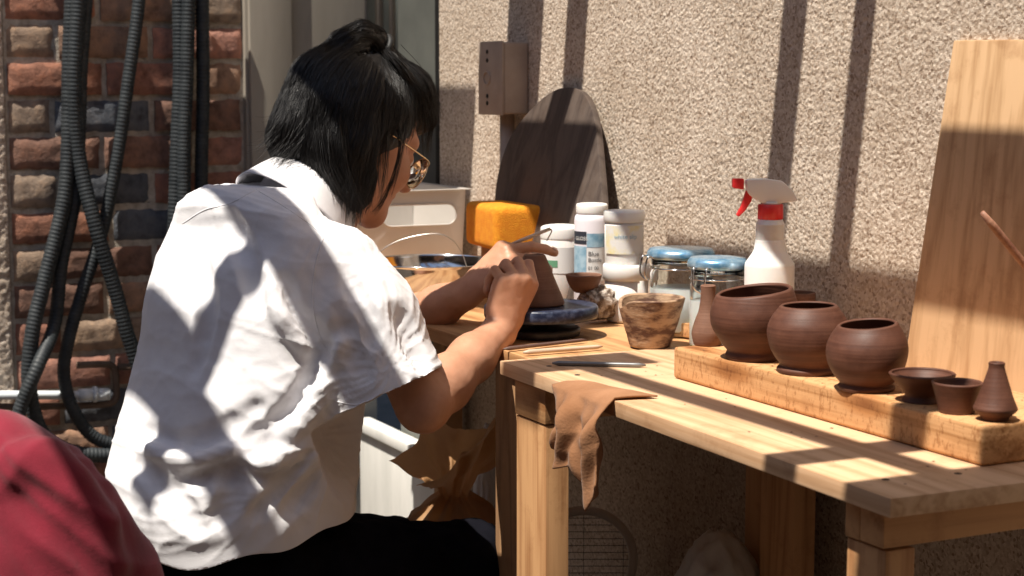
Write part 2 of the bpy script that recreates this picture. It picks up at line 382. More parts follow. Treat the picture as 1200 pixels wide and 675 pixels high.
# ------------------------------------------------ door niche left of the stucco
DY = WY+.03; XB = -2.62
zt_k = ony(470, 524, WY-.015)[2]+.02
door = thing('door', (0, DY, 0), 'grey framed glazed door with white lower panel, left of the stucco wall', 'door')
def dx(px): return ony(px, 40, DY)[0]
b = MB(); xa, xb_ = dx(466), DX-.03
b.box((xa, 0, 0), (xb_, .04, 3.0)); b.build('door_frame', M['dark_door'], door, bevel=.003)
b = MB(); b.box((DX-.03, -.028, zt_k), (DX-.001, .03, 3.0)); b.build('gasket', M['black'], door, bevel=.004)
b = MB(); b.box((dx(411), .012, .62), (xa, .03, 3.0)); b.build('pane', M['door_glass'], door)
b = MB(); b.box((dx(440), .0, .62), (dx(443.5), .012, 3.0)); b.box((dx(456), .0, .62), (dx(458), .012, 3.0)); b.build('pane_reflection', M['beige'], door)  # pale upright strips stand in for light reflected in the pane
b = MB(); b.box((XB+.001, -.02, 0), (dx(409), .03, 3.0)); b.build('door_stile', M['white_paint'], door, bevel=.003)
zt = ony(470, 524, DY-.045)[2]; zb = ony(412, 626, DY-.045)[2]
b = MB(); b.box((XB+.05, -.032, zb), (DX-.005, .0, zt-.012)); b.build('kick_panel', M['white_paint'], door, bevel=.004)
b = MB(); b.box((XB+.04, -.045, zt-.012), (DX-.004, .0, zt+.014)); b.box((XB+.04, -.06, zb-.05), (DX-.032, .0, zb)); b.build('kick_rail', M['white_paint'], door, bevel=.006)
b = MB(); b.box((XB+.04, -.02, 0), (DX-.035, .0, zb-.05)); b.build('sill_panel', M['white_paint'], door)

# ------------------------------------------------ beige pier + brick wall + stucco pier (all face +x)
y285 = onx(286, 100, XB)[1]; y12 = onx(13, 300, XB)[1]
jb = thing('painted_jamb', (XB, 0, 0), 'plain beige painted board between the brick wall and the glazed door', 'door frame')
b = MB(); b.box((-.12, y285, 0), (.012, DY+.03, 3.0)); b.build('board', M['beige'], jb, bevel=.004)
ys = onx(338, 40, XB)[1]
b = MB(); b.box((.0125, y285+.006, 0), (.03, ys, 3.0)); b.build('casing', M['beige'], jb, bevel=.005)
def brickmat():
    m, nt, bs = newmat('old_brick'); L = nt.links.new
    at = N(nt, 'ShaderNodeAttribute'); at.attribute_name = 'brick'
    tc = N(nt, 'ShaderNodeTexCoord')
    nz = N(nt, 'ShaderNodeTexNoise', Scale=30, Detail=7, Roughness=.7); L(tc.outputs['Object'], nz.inputs['Vector'])
    v = ramp(nt, nz.outputs[0], [(.3, (.45, .42, .42)), (.5, (1, 1, 1)), (.72, (1.5, 1.35, 1.2))])
    mx = N(nt, 'ShaderNodeMix', data_type='RGBA', blend_type='MULTIPLY'); mx.inputs[0].default_value = 1; L(at.outputs['Color'], mx.inputs[6]); L(v, mx.inputs[7])
    L(mx.outputs[2], bs.inputs['Base Color']); bs.inputs['Roughness'].default_value = .85
    bp = N(nt, 'ShaderNodeBump', Strength=.8, Distance=.006); L(nz.outputs[0], bp.inputs['Height']); L(bp.outputs[0], bs.inputs['Normal'])
    return m
M['brick'] = brickmat()
M['mortar'] = basic('mortar', (.36, .31, .25), (.58, .52, .44), 60, .95, 1, 140, bdist=.004)
bw = thing('brick_wall', (XB, 0, 0), 'old wall of rough red, brown and slate bricks behind the hanging hoses', 'wall')
b = MB(); b.box((-.2, y12, 0), (-.009, y285, 3.0)); b.build('mortar_bed', M['mortar'], bw, False)
pals = [(.34, .155, .10), (.29, .135, .095), (.36, .22, .15), (.23, .125, .09), (.32, .24, .18), (.11, .12, .14), (.34, .24, .17), (.40, .20, .15)]
V = []; Fc = []; C = []
p42 = 42.7*proj((XB, -.05, 1.0))[2]/F; z = -.02+ (onx(40, 12, XB)[2] % p42); row = 0
while z < 2.2:
    y = y12+.004 - (0 if row % 2 else .11); row += 1
    while y < y285-.02:
        Lb = .205+random.uniform(-.012, .008)
        a0 = max(y, y12+.006); a1 = min(y+Lb, y285-.004)
        if a1-a0 > .03:
            c = random.choice(pals); f = random.uniform(.85, 1.15); c = tuple(k*f for k in c)
            ny = max(3, int((a1-a0)/.012)); nz = 6; base = len(V); hgt = p42-.013+random.uniform(-.003, .003); pr = random.uniform(-.004, .005)
            for i in range(ny+1):
                for j in range(nz+1):
                    u, w = i/ny, j/nz
                    e = min(u*(a1-a0), (1-u)*(a1-a0), w*hgt, (1-w)*hgt)
                    yy = a0+u*(a1-a0); zz = z+w*hgt
                    n = noise.noise((yy*45, zz*45, 3.1)); n2 = noise.noise((yy*140, zz*140, 7))
                    xx = pr + n*.0018+n2*.0012 - (0.006 if e < .001 else 0)
                    V.append((xx, yy+n*.0025*(e < .001), zz+n2*.0035*(e < .001)+n*.002*(e < .001)))
            for i in range(ny):
                for j in range(nz):
                    q = base+i*(nz+1)+j; Fc.append((q, q+nz+1, q+nz+2, q+1)); C.append(c)
            ring = [base+i*(nz+1) for i in range(ny+1)]+[base+ny*(nz+1)+j for j in range(1, nz+1)]+[base+i*(nz+1)+nz for i in range(ny-1, -1, -1)]+[base+j for j in range(nz-1, 0, -1)]
            b2 = len(V)
            for r_ in ring: V.append((-.03, V[r_][1], V[r_][2]))
            for k in range(len(ring)):
                k2 = (k+1) % len(ring); Fc.append((ring[k2], ring[k], b2+k, b2+k2)); C.append(c)
        y += Lb+.013
    z += p42
me = mesh(V, Fc); at = me.color_attributes.new('brick', 'FLOAT_COLOR', 'CORNER')
cc = [];
for p, c in zip(me.polygons, C): cc += [*c, 1.0]*p.loop_total
at.data.foreach_set('color', cc)
o = link('brick_courses', me, M['brick'], bw, True); me.set_sharp_from_angle(angle=R(45))
sp = MB(); V, Q = pebble(0, 1.35, .25, 1.9, .0045, .009, .004); 
V2 = np.stack([-V[:, 1]+.001, V[:, 0]+y12-1.355, V[:, 2]], -1)
pier = thing('stucco_pier', (XB, 0, 0), 'narrow strip of rough stucco pier at the left edge beside the bricks', 'pillar')
link('stucco_face', npmesh(V2, Q), M['stucco'], pier)
sp.box((-.2, y12-1.4, 0), (.0005, y12-.003, 3.0)); sp.build('pier_core', M['stucco'], pier, False)

# ------------------------------------------------ pipes
def tagobj(o, *a, **k): return tag(o, *a, **k)
pp_ = thing('water_pipe', (0, 0, 0), 'pale horizontal pipe with a joint low on the brick wall', 'pipe')
xp = XB+.035
A = onx(-60, 463, xp); B = onx(70, 463, xp); Cc = onx(126, 463, xp); 
MB().tube([A, B, onx(92, 463, xp), Cc], .0098, 14).build('tube', M['pipe_white'], pp_)
MB().tube([onx(92, 463, xp), onx(110, 462, xp)], .014, 14).tube([onx(109, 462, xp), onx(113, 462, xp)], .018, 14).tube([onx(113, 462, xp), onx(128, 462, xp)], .0135, 14).build('joint', M['pipe_white'], pp_)
bp_ = thing('drain_pipe', (0, 0, 0), 'brown iron pipe frame bent round behind the hoses', 'pipe')
x2 = XB+.022
MB().tube(spline([onx(90, 428, x2), onx(125, 427, x2), onx(134, 433, x2), onx(136, 450, x2), onx(135, 468, x2), onx(120, 474, x2), onx(60, 476, x2), onx(-40, 477, x2)], 5), .008, 12).build('tube', M['brown_pipe'], bp_)
MB().tube([onx(138, 430, x2), onx(250, 428, x2)], .008, 12).build('branch', M['brown_pipe'], bp_)

# ------------------------------------------------ hoses
def hose(pts, dep, name, label, group, r=.0165):
    """pts: lists of strands of one continuous coil, px,py,extra depth"""
    P = spline([onx(a, c, XB+.03+d) for a, c, d in pts], 60)
    out = [P[0]]
    for q in P[1:]:
        while np.linalg.norm(q-out[-1]) > .0022:
            out.append(out[-1]+(q-out[-1])/np.linalg.norm(q-out[-1])*.0022)
    rs = [r*(1+.04*math.sin(i*2*math.pi*.0022/.0088)) for i in range(len(out))]
    o = MB().tube(out, rs, 12).build(name, M['hose'])
    return tag(o, label, 'hose', group)
G = 'black ribbed hoses hanging on the brick wall'
hose([(93, -70, .03), (92, 0, .03), (87, 90, .03), (92, 180, .03), (112, 265, .05), (135, 340, .05), (152, 400, .05), (175, 455, .05), (215, 480, .05), (250, 440, .03), (262, 380, .02)], 0, 'hose', 'black ribbed hose crossing diagonally down from upper left to behind the white shirt', G)
hose([(84, -70, .015), (84, 0, .015), (81, 80, .015), (80, 170, .02), (74, 240, .03), (52, 330, .04), (38, 390, .05), (34, 450, .05), (48, 505, .05), (80, 528, .05), (125, 534, .05), (170, 532, .04)], 0, 'hose', 'leftmost black ribbed hose, looping low along the white pipe and under the jacket', G)
hose([(105, -70, .012), (101, 0, .012), (95, 80, .012), (93, 150, .012), (88, 230, .016), (72, 310, .02), (64, 380, .03), (44, 430, .08), (24, 478, .08), (16, 520, .08)], 0, 'hose', 'black ribbed hose that bends sharply left across the white pipe near the red jacket', G, .015)
hose([(166, -70, .02), (163, 0, .02), (151, 90, .02), (138, 180, .02), (120, 270, .02), (97, 340, .02), (80, 400, .02), (75, 440, .02), (86, 480, .03), (110, 512, .03), (150, 525, .03)], 0, 'hose', 'single black ribbed hose hanging apart in the middle of the dark brick area', G, .0145)
hose([(208, -70, .015), (210, 0, .015), (211, 90, .015), (208, 170, .015), (205, 260, .015), (200, 380, .015), (210, 520, .015), (230, 600, .02), (262, 560, .02), (266, 480, .015)], 0, 'hose', 'dark hose furthest back in the right bundle, touching the shaded bricks', G, .017)
hose([(221, -70, .045), (221, 0, .045), (219, 90, .045), (216, 160, .045), (216, 260, .045), (214, 380, .045), (222, 560, .045), (246, 625, .04), (276, 590, .03), (280, 500, .02)], 0, 'hose', 'middle ribbed hose of the right bundle above the shoulder', G, .0155)
hose([(237, -70, .03), (237, 0, .03), (238, 100, .03), (236, 200, .03), (236, 300, .03), (236, 400, .03), (246, 540, .03), (262, 580, .03), (276, 540, .03), (274, 440, .02)], 0, 'hose', 'rightmost lighter grey hose of the right bundle beside the beige board', G, .0155)

# ------------------------------------------------ electrical box
e0 = ony(561, 50, WY-.004); 
# the end face looks at the camera: left px 561 -> 598 ; front face 598 -> 617
xe = ony(617, 60, WY-.006)[0]          # near end sits against wall
dd = onx(588, 90, xe)[1]; yd = dd-WY; xlft = ony(561, 90, dd)[0]-xe
zt_, zb_ = onx(588, 49, xe)[2], onx(588, 134, xe)[2]
eb = thing('electrical_box', (xe, WY, (zt_+zb_)/2), 'weathered beige electrical box screwed to the stucco wall', 'electrical box')
hh = (zt_-zb_)/2; b = MB(); b.box((xlft, yd+.004, -hh), (0, -.001, hh)); b.build('housing', M['box'], eb, bevel=.005, bseg=3)
b = MB(); b.box((xlft-.002, yd, -hh-.002), (.002, yd+.0035, hh+.002)); b.build('cover', M['box'], eb, bevel=.0015)
xsc = ony(571, 90, dd)[0]-xe
for zz in (-.70, -.50, .50, .74): MB().add([(xsc+.006*math.cos(t), yd-.0003, zz*hh+.0045*math.sin(t)) for t in [k*math.pi/4 for k in range(8)]]+[(xsc, yd-.003, zz*hh)], [(k, (k+1) % 8, 8) for k in range(8)]).build('screw', M['dark_metal'], eb)
MB().tube([(xsc+.014*math.cos(t), yd-.001, .012*math.sin(t)) for t in np.linspace(0, 2*math.pi, 24, endpoint=False)], .0016, 8, closed=True).build('latch_ring', M['box'], eb)
b = MB(); b.tube([(-.05, -.022, -hh), (-.05, -.022, -1.0)], .014, 14); b.build('conduit', M['box'], eb)

# ------------------------------------------------ dark round-topped board
tp = [(578, 250), (583, 205), (597, 162), (620, 130), (645, 108), (667, 102), (684, 110), (696, 138), (701, 180), (706, 240)]
lean = lambda z: WY-.016-.10*(1.09-z)/.37
def onlean(px, py):
    p = ony(px, py, WY-.03)
    for _ in range(8): p = ony(px, py, lean(p[2]))
    return p
P = [onlean(a, c) for a, c in spline([np.array(q) for q in tp], 6)]
pb = P[-1]; pa = P[0]
P = P+[np.array([pb[0]+.004, lean(T+.003), T+.003]), np.array([pa[0]-.002, lean(T+.003), T+.003])]
nrm = np.array([0, -1.0, .27]); nrm /= np.linalg.norm(nrm)
c0 = np.array(P).mean(0); Vb = [p-c0 for p in P]+[p-c0-nrm*.014 for p in P]; n = len(P)
b = MB(); b.add(Vb, [tuple(range(n))[::-1], tuple(range(n, 2*n))]+[(i, (i+1) % n, n+(i+1) % n, n+i) for i in range(n)])
o = b.build('round_topped_board', M['dark_board'], None, True, bevel=.003, loc=c0); tag(o, 'dark brown round-topped wooden board leaning on the stucco below the electrical box', 'board')
o.data.validate()

# ------------------------------------------------ leaning pine panel (right)
TL = ony(1117, 47, WY-.012); BL = onz(1057, 440, T+.002)
BL[1] = max(BL[1], .33)
dirv = TL-BL
wid = .62
b = MB(); o_ = BL; e1 = np.array([wid, 0.0, 0]); top2 = TL+np.array([wid, 0, -.008])
nr = np.cross(e1, dirv); nr /= np.linalg.norm(nr); th = nr*-.017
b.hexa([BL-o_, BL+e1-o_, BL+e1-o_-th*-1, BL-o_+th], [TL-o_, top2-o_, top2+th-o_, TL+th-o_])
o = b.build('pine_panel', M['panel'], None, True, bevel=.003, loc=o_)
tag(o, 'tall pale pine panel leaning against the wall at the right end of the table', 'board')
print('PANEL', TL, BL)

# ------------------------------------------------ work table
NC = onz(1040, 583, T); LC = onz(587, 423, T)
tb = thing('work_table', (-.4, .2, 0), 'pale plywood work table on thick timber legs, pots standing on it', 'table')
off = np.array([-.4, .2, 0])
xr, xl, yb = .045, -.842, WY-.012
b = MB(); th = .019
b.hexa([(xl+.4, LC[1]-.2, T-th), (xr-.012+.4, NC[1]-.2, T-th), (xr+.4, yb-.2, T-th), (xl+.4, yb-.2, T-th)],
       [(xl+.4, LC[1]-.2, T), (xr-.012+.4, NC[1]-.2, T), (xr+.4, yb-.2, T), (xl+.4, yb-.2, T)])
b.build('tabletop', M['ply'], tb, bevel=.0018)
# rails
def bx(name, a, c, mat, par=tb, bev=.0025, o0=off):
    m = MB(); m.box(tuple(np.array(a)-o0), tuple(np.array(c)-o0)); return m.build(name, mat, par, bevel=bev)
zr = T-th-.0006
xL1 = colx(605, .02, .68)[0]; xL2 = colx(640, .02, .68)[0]
yF = .012
xN1 = colx(993, yF, .68)[0]; xN2 = colx(1039, yF, .68)[0]
yN = onx(1073, 640, xN2)[1]
bx('end_rail', (xN2-.036, yF-.004, zr-.040), (xN2+.001, yb-.02, zr), M['fir_y'])
bx('rail_end_block', (xN1, yF-.003, zr-.041), (xN2-.037, yF+.06, zr), M['fir_y'])
bx('leg', (xN1, yF, 0), (xN2, yN, zr-.0425), M['fir_z'])
yL2 = onx(667, 560, xL2)[1]
bx('leg', (xL1, .020, 0), (xL2, yL2, zr-.050), M['fir_z'])
bx('rail_end_block', (xL1-.001, .018, zr-.049), (xL2+.001, yL2+.03, zr), M['fir_x'])
bx('cross_rail', (xL1+.01, yL2+.0305, zr-.048), (xL2-.01, yb-.02, zr), M['fir_y'])
yM = .37; xM1 = colx(891, yM, .5)[0]; xM2 = colx(930, yM, .5)[0]; yM2 = onx(956, 600, xM2)[1]
bx('leg', (xM1, yM, 0), (xM2, min(yM2, yb-.005), zr-.0425), M['fir_z'])
bx('leg', (xL1, yb-.07, 0), (xL2, yb-.021, zr-.001), M['fir_z'])
print('legs', xN1, xN2, yN, xL1, xL2, yL2, xM1, xM2, yM2)
# second table
t2 = thing('side_table', (-1.4, .2, 0), 'lower worn wooden table continuing to the left, banding wheel and steel bowl on it', 'table')
o2 = np.array([-1.4, .2, 0]); T2 = T-.002
bx('tabletop', (-2.02, .062, T2-.022), (xl-.003, yb, T2), M['fir_x'], t2, .002, o2)
xP1 = colx(580, .075, .6)[0]; xP2 = colx(608, .075, .6)[0]
bx('leg', (xP1, .075, 0), (xP2, .115, T2-.0225), M['fir_d'], t2, .003, o2)
bx('leg', (-1.99, .075, 0), (-1.93, .115, T2-.0225), M['fir_d'], t2, .003, o2)
bx('leg', (-1.99, yb-.05, 0), (-1.93, yb-.01, T2-.0225), M['fir_d'], t2, .003, o2)

# ------------------------------------------------ thick plank the pots stand on
BLp = onz(789, 443, T); BRp = onz(1155, 547, T); hB = .040; TB = T+hB
b = MB(); c0 = np.array([-.3, .24, T+.0008]); d = .17
x0b, x1b = BLp[0], BRp[0]
segs = 26; V = []; Fc = []
b.box((x0b-c0[0], BLp[1]-c0[1], 0), (x1b-c0[0], BLp[1]+d-c0[1], hB))
o = b.build('plank', M['block'], None, True, bevel=.004, loc=c0, bseg=3)
tag(o, 'thick rough-sawn knotty plank lying along the table under the row of clay pots', 'plank')
b = MB(); b.box((-.06, -.05, 0), (.06, .05, .022)); p = onz(802, 398, T)
o = b.build('wood_offcut', M['block'], None, True, bevel=.003, loc=(p[0]-.02, p[1]+.06, T+.0005)); o.rotation_euler.z = .3
tag(o, 'small pale wood offcut on the table behind the left end of the plank', 'offcut')

# ------------------------------------------------ pots
def smooth_prof(pr, n=5): return [tuple(q) for q in spline([np.array(p) for p in pr], n)]
def pot(name, P, outer, wall, label, mat, floor=.006, tilt=(0, 0), wob=.0, seed=0, group=None, seg=72, cat='pot', rimfn=None):
    """outer: (r,z) from the foot to the rim, metres"""
    pr = smooth_prof(outer)
    H = outer[-1][1]
    inner = [(max(r-wall, .0008), z) for r, z in reversed(pr) if z > floor+.002]
    top = (pr[-1][0]-wall/2, H+wall*.35)
    full = pr+[top]+inner+[(.0008, floor+.001)]
    rnd = random.Random(seed); ph = rnd.uniform(0, 6)
    def fn(p, i, a):
        t = p[2]/H; k = 1+wob*math.sin(2*a+ph)*t+wob*.6*math.sin(3*a+ph*2)*t
        x, y, z = p[0]*k, p[1]*k, p[2]
        if rimfn: x, y, z = rimfn(x, y, z, a, t)
        z += (tilt[0]*x+tilt[1]*y)*t*t
        n = noise.noise((x*35, y*35, z*70+seed))*.0012+noise.noise((x*110, y*110, z*220+seed))*.0004
        return [x*(1+n*8), y*(1+n*8), z]
    o = MB().lathe(full, seg, fn=fn).build(name, mat)
    o.location = P; tag(o, label, cat, group); return o
def mmr(pairs, s=.001): return [(a*s, c*s) for a, c in pairs]
PG = 'unfired clay pots in a row on the plank'
def footed(r0, r1, h):    # saucer-like foot
    return [(r0*.96, 0), (r0, .002), (r0*1.02, .005), (r0*.99, h*.8), (r1, h)]
pot('clay_bowl', onz(883, 421, TB), mmr([(32, 0), (34.5, 2), (35, 6), (33.5, 9.5), (33, 12), (37, 17), (43, 26), (50, 38), (53.5, 51), (53, 64), (49.5, 76), (46.5, 84)]), .0055,
    'largest round dark clay bowl with a slanting wide rim, at the plank\'s left end', M['clay'], tilt=(.02, .13), wob=.012, seed=1, group=PG, cat='bowl')
pot('clay_pot', onz(946, 437, TB), mmr([(33, 0), (35, 2), (35.5, 6), (32.5, 9.5), (33, 12), (38, 19), (44.5, 31), (47.5, 45), (46.5, 57), (41.5, 68), (36, 75.5), (33.5, 79)]), .0045,
    'dark brown globe-shaped clay pot with a narrow mouth, between the two other round pots', M['clay'], tilt=(.0, .03), wob=.008, seed=2, group=PG)
pot('clay_pot', onz(1015, 457, TB), mmr([(28, 0), (31, 2), (31.5, 5), (29, 8), (30, 10), (36, 17), (42, 28), (44.8, 42), (43.5, 54), (39, 64), (35, 70), (33.2, 73)]), .0045,
    'globe-shaped clay pot third along the plank, beside the small flared dish', M['clay'], tilt=(.0, .10), wob=.012, seed=3, group=PG)
pot('clay_dish', onz(1080, 471, TB), mmr([(19, 0), (21, 1.5), (19, 5), (18, 8), (21, 14), (29, 22), (34.5, 29), (35, 31)]), .0035,
    'small flared clay dish on a narrow foot, between a globe pot and the tapered cup', M['clay'], seed=4, group=PG, cat='dish')
pot('clay_cup', onz(1121, 484, TB), mmr([(16, 0), (18, 1), (19, 5), (21, 14), (24, 24), (26.5, 32)]), .003,
    'small tapered clay cup beside the cone-shaped vase', M['clay'], seed=5, group=PG, cat='cup')
pot('clay_vase', onz(1166, 493, TB), mmr([(11, 0), (13, 1), (15, 5), (20.5, 10), (22, 13), (20.5, 17), (16.5, 27), (12, 41), (8.6, 52), (8.0, 56), (8.3, 59)]), .0028,
    'little cone-shaped clay vase with a tiny mouth at the right end of the plank', M['clay'], seed=6, group=PG, cat='vase')
pot('bottle_vase', onz(829, 405, TB), mmr([(14, 0), (17, 1), (19, 6), (20.5, 15), (20, 21), (17, 32), (12, 46), (10, 60), (9.5, 72), (9.8, 78)]), .003,
    'slim bottle-shaped vase of reddish clay in front of the clip-top jars', M['clay_light'], seed=7, cat='vase')
Ppin = onz(762, 406, T)
def notch(x, y, z, a, t):
    d = (a-math.radians(250)) % (2*math.pi); d = min(d, 2*math.pi-d)
    w = math.exp(-(d/.55)**2)*max(0, (t-.35)/.65)
    w2 = math.exp(-(((a-math.radians(20)) % (2*math.pi))/.8)**2)*max(0, t-.5)
    return x*(1-.06*w), y*(1-.10*w), z-.014*w*t+.004*w2
pot('pinch_pot', Ppin, mmr([(26, 0), (29, 1.5), (31, 6), (35, 20), (41, 38), (46, 55), (49, 66), (50, 70)]), .006,
    'uneven cup with mottled cream and brown sides and a dipped rim, left of the plank', M['clay_mottled'], wob=.02, seed=8, rimfn=notch, cat='cup')
pd_ = colx(936, .41, T)
pot('small_dish', pd_, mmr([(18, 0), (20, 2), (21, 20), (22, hz(pd_, 343)*1000)]), .003, 'small beige clay cup half hidden behind the spray bottle', M['clay_light'], seed=9, cat='cup')

# ------------------------------------------------ banding wheel with the pot being worked
Pw = onz(634, 392, T); sW = mm(Pw)
hw = hz(Pw, 357)
bwl = thing('banding_wheel', Pw, 'blue speckled banding wheel on a black base under the pot being carved', 'turntable')
MB().lathe(smooth_prof(mmr([(58, 0), (59.5, 4), (59, 11), (50, 14), (18, 18)])), 64, cap1=True).build('base', M['iron'], bwl)
MB().lathe([(.012, .012), (.012, hw-.0205)], 24, cap1=True).build('column', M['iron'], bwl)
rW = .086
MB().lathe([(rW*.5, hw-.020), (rW-.006, hw-.020), (rW-.001, hw-.018), (rW, hw-.015), (rW, hw-.003), (rW-.002, hw), (rW-.012, hw), (.001, hw)], 96).build('wheel_head', M['wheel'], bwl)
Pc = Pw-Rt*.010+np.array([0, 0, hw+.0005])
hp = hz(Pc, 299)
pot('clay_cone', Pc, [(.044, 0), (.0455, .002), (.044, .008), (.033, hp*.45), (.021, hp*.85), (.016, hp)], .005,
    'upturned cone of dark clay being carved on the blue wheel', M['clay_light'], seed=11, cat='pot')
# stone and little bowl behind the wheel
Pr = onz(706, 380, T)
def blob(name, P, r, mat, label, cat, amp=.2, fr=1.6, seed=0, flat=None, sub=4, ridged=False):
    bm = bmesh.new(); bmesh.ops.create_icosphere(bm, subdivisions=sub, radius=1)
    for v in bm.verts:
        c = v.co; n = noise.fractal(c*fr+Vector((seed, 0, 0)), .9, 2.1, 5)
        if ridged: n = .5-abs(n)*1.4
        k = 1+amp*n
        p = [math.copysign(abs(c[i])**.75, c[i])*r[i]*k for i in range(3)]
        v.co = p
    zmin = min(v.co.z for v in bm.verts)
    for v in bm.verts: v.co.z = max(v.co.z-zmin-(.04*r[2]), 0)
    me = bpy.data.meshes.new('m'); bm.to_mesh(me); bm.free()
    o = link(name, me, mat, None, True, P); tag(o, label, cat); return o
hr = hz(Pr, 346)
blob('stone', Pr+np.array([-.03, .01, 0]), (.026, .032, hr*.55), M['rock'], 'rough speckled stone lump between the banding wheel and the pinched cup', 'stone', .25, 2.4, 3)
Pbowl = Pr+np.array([-.042, -.012, 0]); Pbowl[2] = T+hr*1.02
pot('small_bowl', colx(684, Pbowl[1], Pbowl[2]), mmr([(12, 0), (15, 1), (22, 9), (27, 20), (29, 28)]), .003, 'small reddish clay bowl on the stone behind the fingertips', M['clay_light'], seed=12, cat='bowl')

# ------------------------------------------------ tools lying on the table
def rod(name, a, c, r, mat, label, cat='tool', r2=None, z=T):
    A = onz(*a, z+r); B = onz(*c, z+r); m = (A+B)/2
    d = B-A; L_ = np.linalg.norm(d)
    n = 14; rs = [((r*(1-t)+(r2 or r)*t))*(.35 if i in (0, n) else 1) for i, t in enumerate(np.linspace(0, 1, n+1))]
    o = MB().tube([np.array([-L_/2+L_*t, 0, 0]) for t in np.linspace(0, 1, n+1)], rs, 12).build(name, mat, None)
    o.location = m; o.rotation_euler.z = math.atan2(d[1], d[0]); tag(o, label, cat, 'loose modelling tools on the table'); return o
rod('modelling_tool', (647, 425.5), (757, 428), .0035, M['grey_tool'], 'dark grey metal rod tool nearest the front edge of the table', r2=.003)
rod('modelling_tool', (613, 413), (706, 406), .0036, M['pale_tool'], 'pale tan wooden modelling stick between two darker tools', r2=.003)
rod('modelling_tool', (590, 409), (687, 398), .003, M['dark_tool'], 'thin dark wooden stick lying against the black wheel base', r2=.0025)
rod('clay_trimming', (640, 374.5), (668, 378), .0016, M['pale_tool'], 'thin pale curl of wood behind the black wheel base', 'trimming')

# ------------------------------------------------ jars along the wall
def place(px, Y, z=T): return colx(px, Y, z)
# tall labelled jar
Pj = place(693, .375); s = mm(Pj); rj = 20.5*s; H1 = hz(Pj, 250); Ht = hz(Pj, 238)
jar = thing('glaze_jar', Pj, 'tall white jar with dark and blue printed label and white screw cap', 'jar')
MB().lathe([(rj*.96, 0), (rj, .003), (rj, H1-.012), (rj*.96, H1-.005), (rj*.86, H1-.001)], 64, cap1=True).build('body', M['jar_white'], jar)
MB().lathe([(rj*.88, H1-.0005), (rj*.90, H1+.002), (rj*.90, Ht-.004), (rj*.86, Ht-.001), (rj*.7, Ht)], 64, cap1=True).build('cap', M['white_plastic'], jar)
vd = math.atan2(CP[1]-Pj[1], CP[0]-Pj[0])      # towards the viewer
def wrap(a0, a1, z0, z1, r, mat, par, name):
    n = 16; V = []
    for i in range(n+1):
        a = vd+a0+(a1-a0)*i/n
        V += [(r*math.cos(a), r*math.sin(a), z0), (r*math.cos(a), r*math.sin(a), z1)]
    return MB().add(V, [(2*i, 2*i+2, 2*i+3, 2*i+1) for i in range(n)]).build(name, mat, par)
zz = lambda py: hz(Pj, py)
wrap(-1.35, -.30, zz(325), zz(287), rj+.0004, M['label_blue'], jar, 'label_picture')
wrap(-1.35, -.30, zz(284.5), zz(270), rj+.0005, M['label_dark'], jar, 'label_band')
wrap(-.28, 1.3, zz(288), zz(272), rj+.0004, M['label_blue'], jar, 'label_badge')
wrap(-.28, 1.3, zz(327), zz(289), rj+.0004, M['label_white'], jar, 'label_panel')
def wraptext(s_, size, a0, zc, r, mat, par, name='lettering', V0=None):
    cu = bpy.data.curves.new('t', 'FONT'); cu.body = s_; cu.size = size
    o = bpy.data.objects.new('t', cu); col.objects.link(o); dg = bpy.context.evaluated_depsgraph_get()
    me = bpy.data.meshes.new_from_object(o.evaluated_get(dg)); bpy.data.objects.remove(o)
    for v in me.vertices:
        a = vd+a0+v.co.x/r; v.co = (r*math.cos(a), r*math.sin(a), zc+v.co.y)
    return link(name, me, mat, par, False)
wraptext('Blue', .0105, -.2, zz(298), rj+.0009, M['ink'], jar); wraptext('Bottle', .0095, -.2, zz(305), rj+.0009, M['ink'], jar)
wraptext('01 00', .0080, -.2, zz(314), rj+.0009, M['ink'], jar)
wraptext('GLOSS', .0085, -1.05, zz(280), rj+.0010, M['label_white'], jar)
# jar left of it, lower with white lid
Pk = place(657, .37); rk = 24*mm(Pk); Hk = hz(Pk, 277); Hl = hz(Pk, 263)
k = thing('white_jar', Pk, 'short white jar with domed lid and green mark, left of the labelled jar', 'jar')
MB().lathe([(rk*.95, 0), (rk, .003), (rk*.98, Hk-.004), (rk*.9, Hk)], 64, cap1=True).build('body', M['milky'], k)
MB().lathe(smooth_prof([(rk*.96, Hk-.004), (rk, Hk-.002), (rk, Hl-.010), (rk*.92, Hl-.003), (rk*.5, Hl), (.001, Hl+.001)], 4), 64).build('lid', M['white_plastic'], k)
vd = math.atan2(CP[1]-Pk[1], CP[0]-Pk[0]); wrap(-1.2, 1.2, hz(Pk, 318), hz(Pk, 288), rk+.0005, M['label_white'], k, 'label_panel'); wrap(-.75, -.15, hz(Pk, 311), hz(Pk, 303), rk+.0009, M['green'], k, 'printed_mark')
# stacked tubs
P1 = place(734, .37); r1 = 28*mm(P1); z1 = hz(P1, 309)
k = thing('lower_tub', P1, 'squat cream tub with white lid, underneath the pale yellow labelled tub', 'tub')
zl = hz(P1, 318)
MB().lathe([(r1*.82, 0), (r1*.86, .003), (r1*.93, zl)], 64, cap1=True).build('body', M['milky'], k)
MB().lathe([(r1*.97, zl-.012), (r1, zl-.011), (r1, z1-.003), (r1*.96, z1), (.001, z1)], 64).build('lid', M['white_plastic'], k)
P2 = P1+np.array([.002, 0, z1+.0006]); r2 = 23.5*mm(P1); za = hz(P2, 260); zb2 = hz(P2, 247)
P2 = colx(731, P1[1], P2[2])
k = thing('upper_tub', P2, 'white tub with faded yellow label and white lid, on top of the cream tub', 'tub')
MB().lathe([(r2*.92, 0), (r2*.95, .002), (r2*.97, za-.001)], 64, cap1=True).build('body', M['milky'], k)
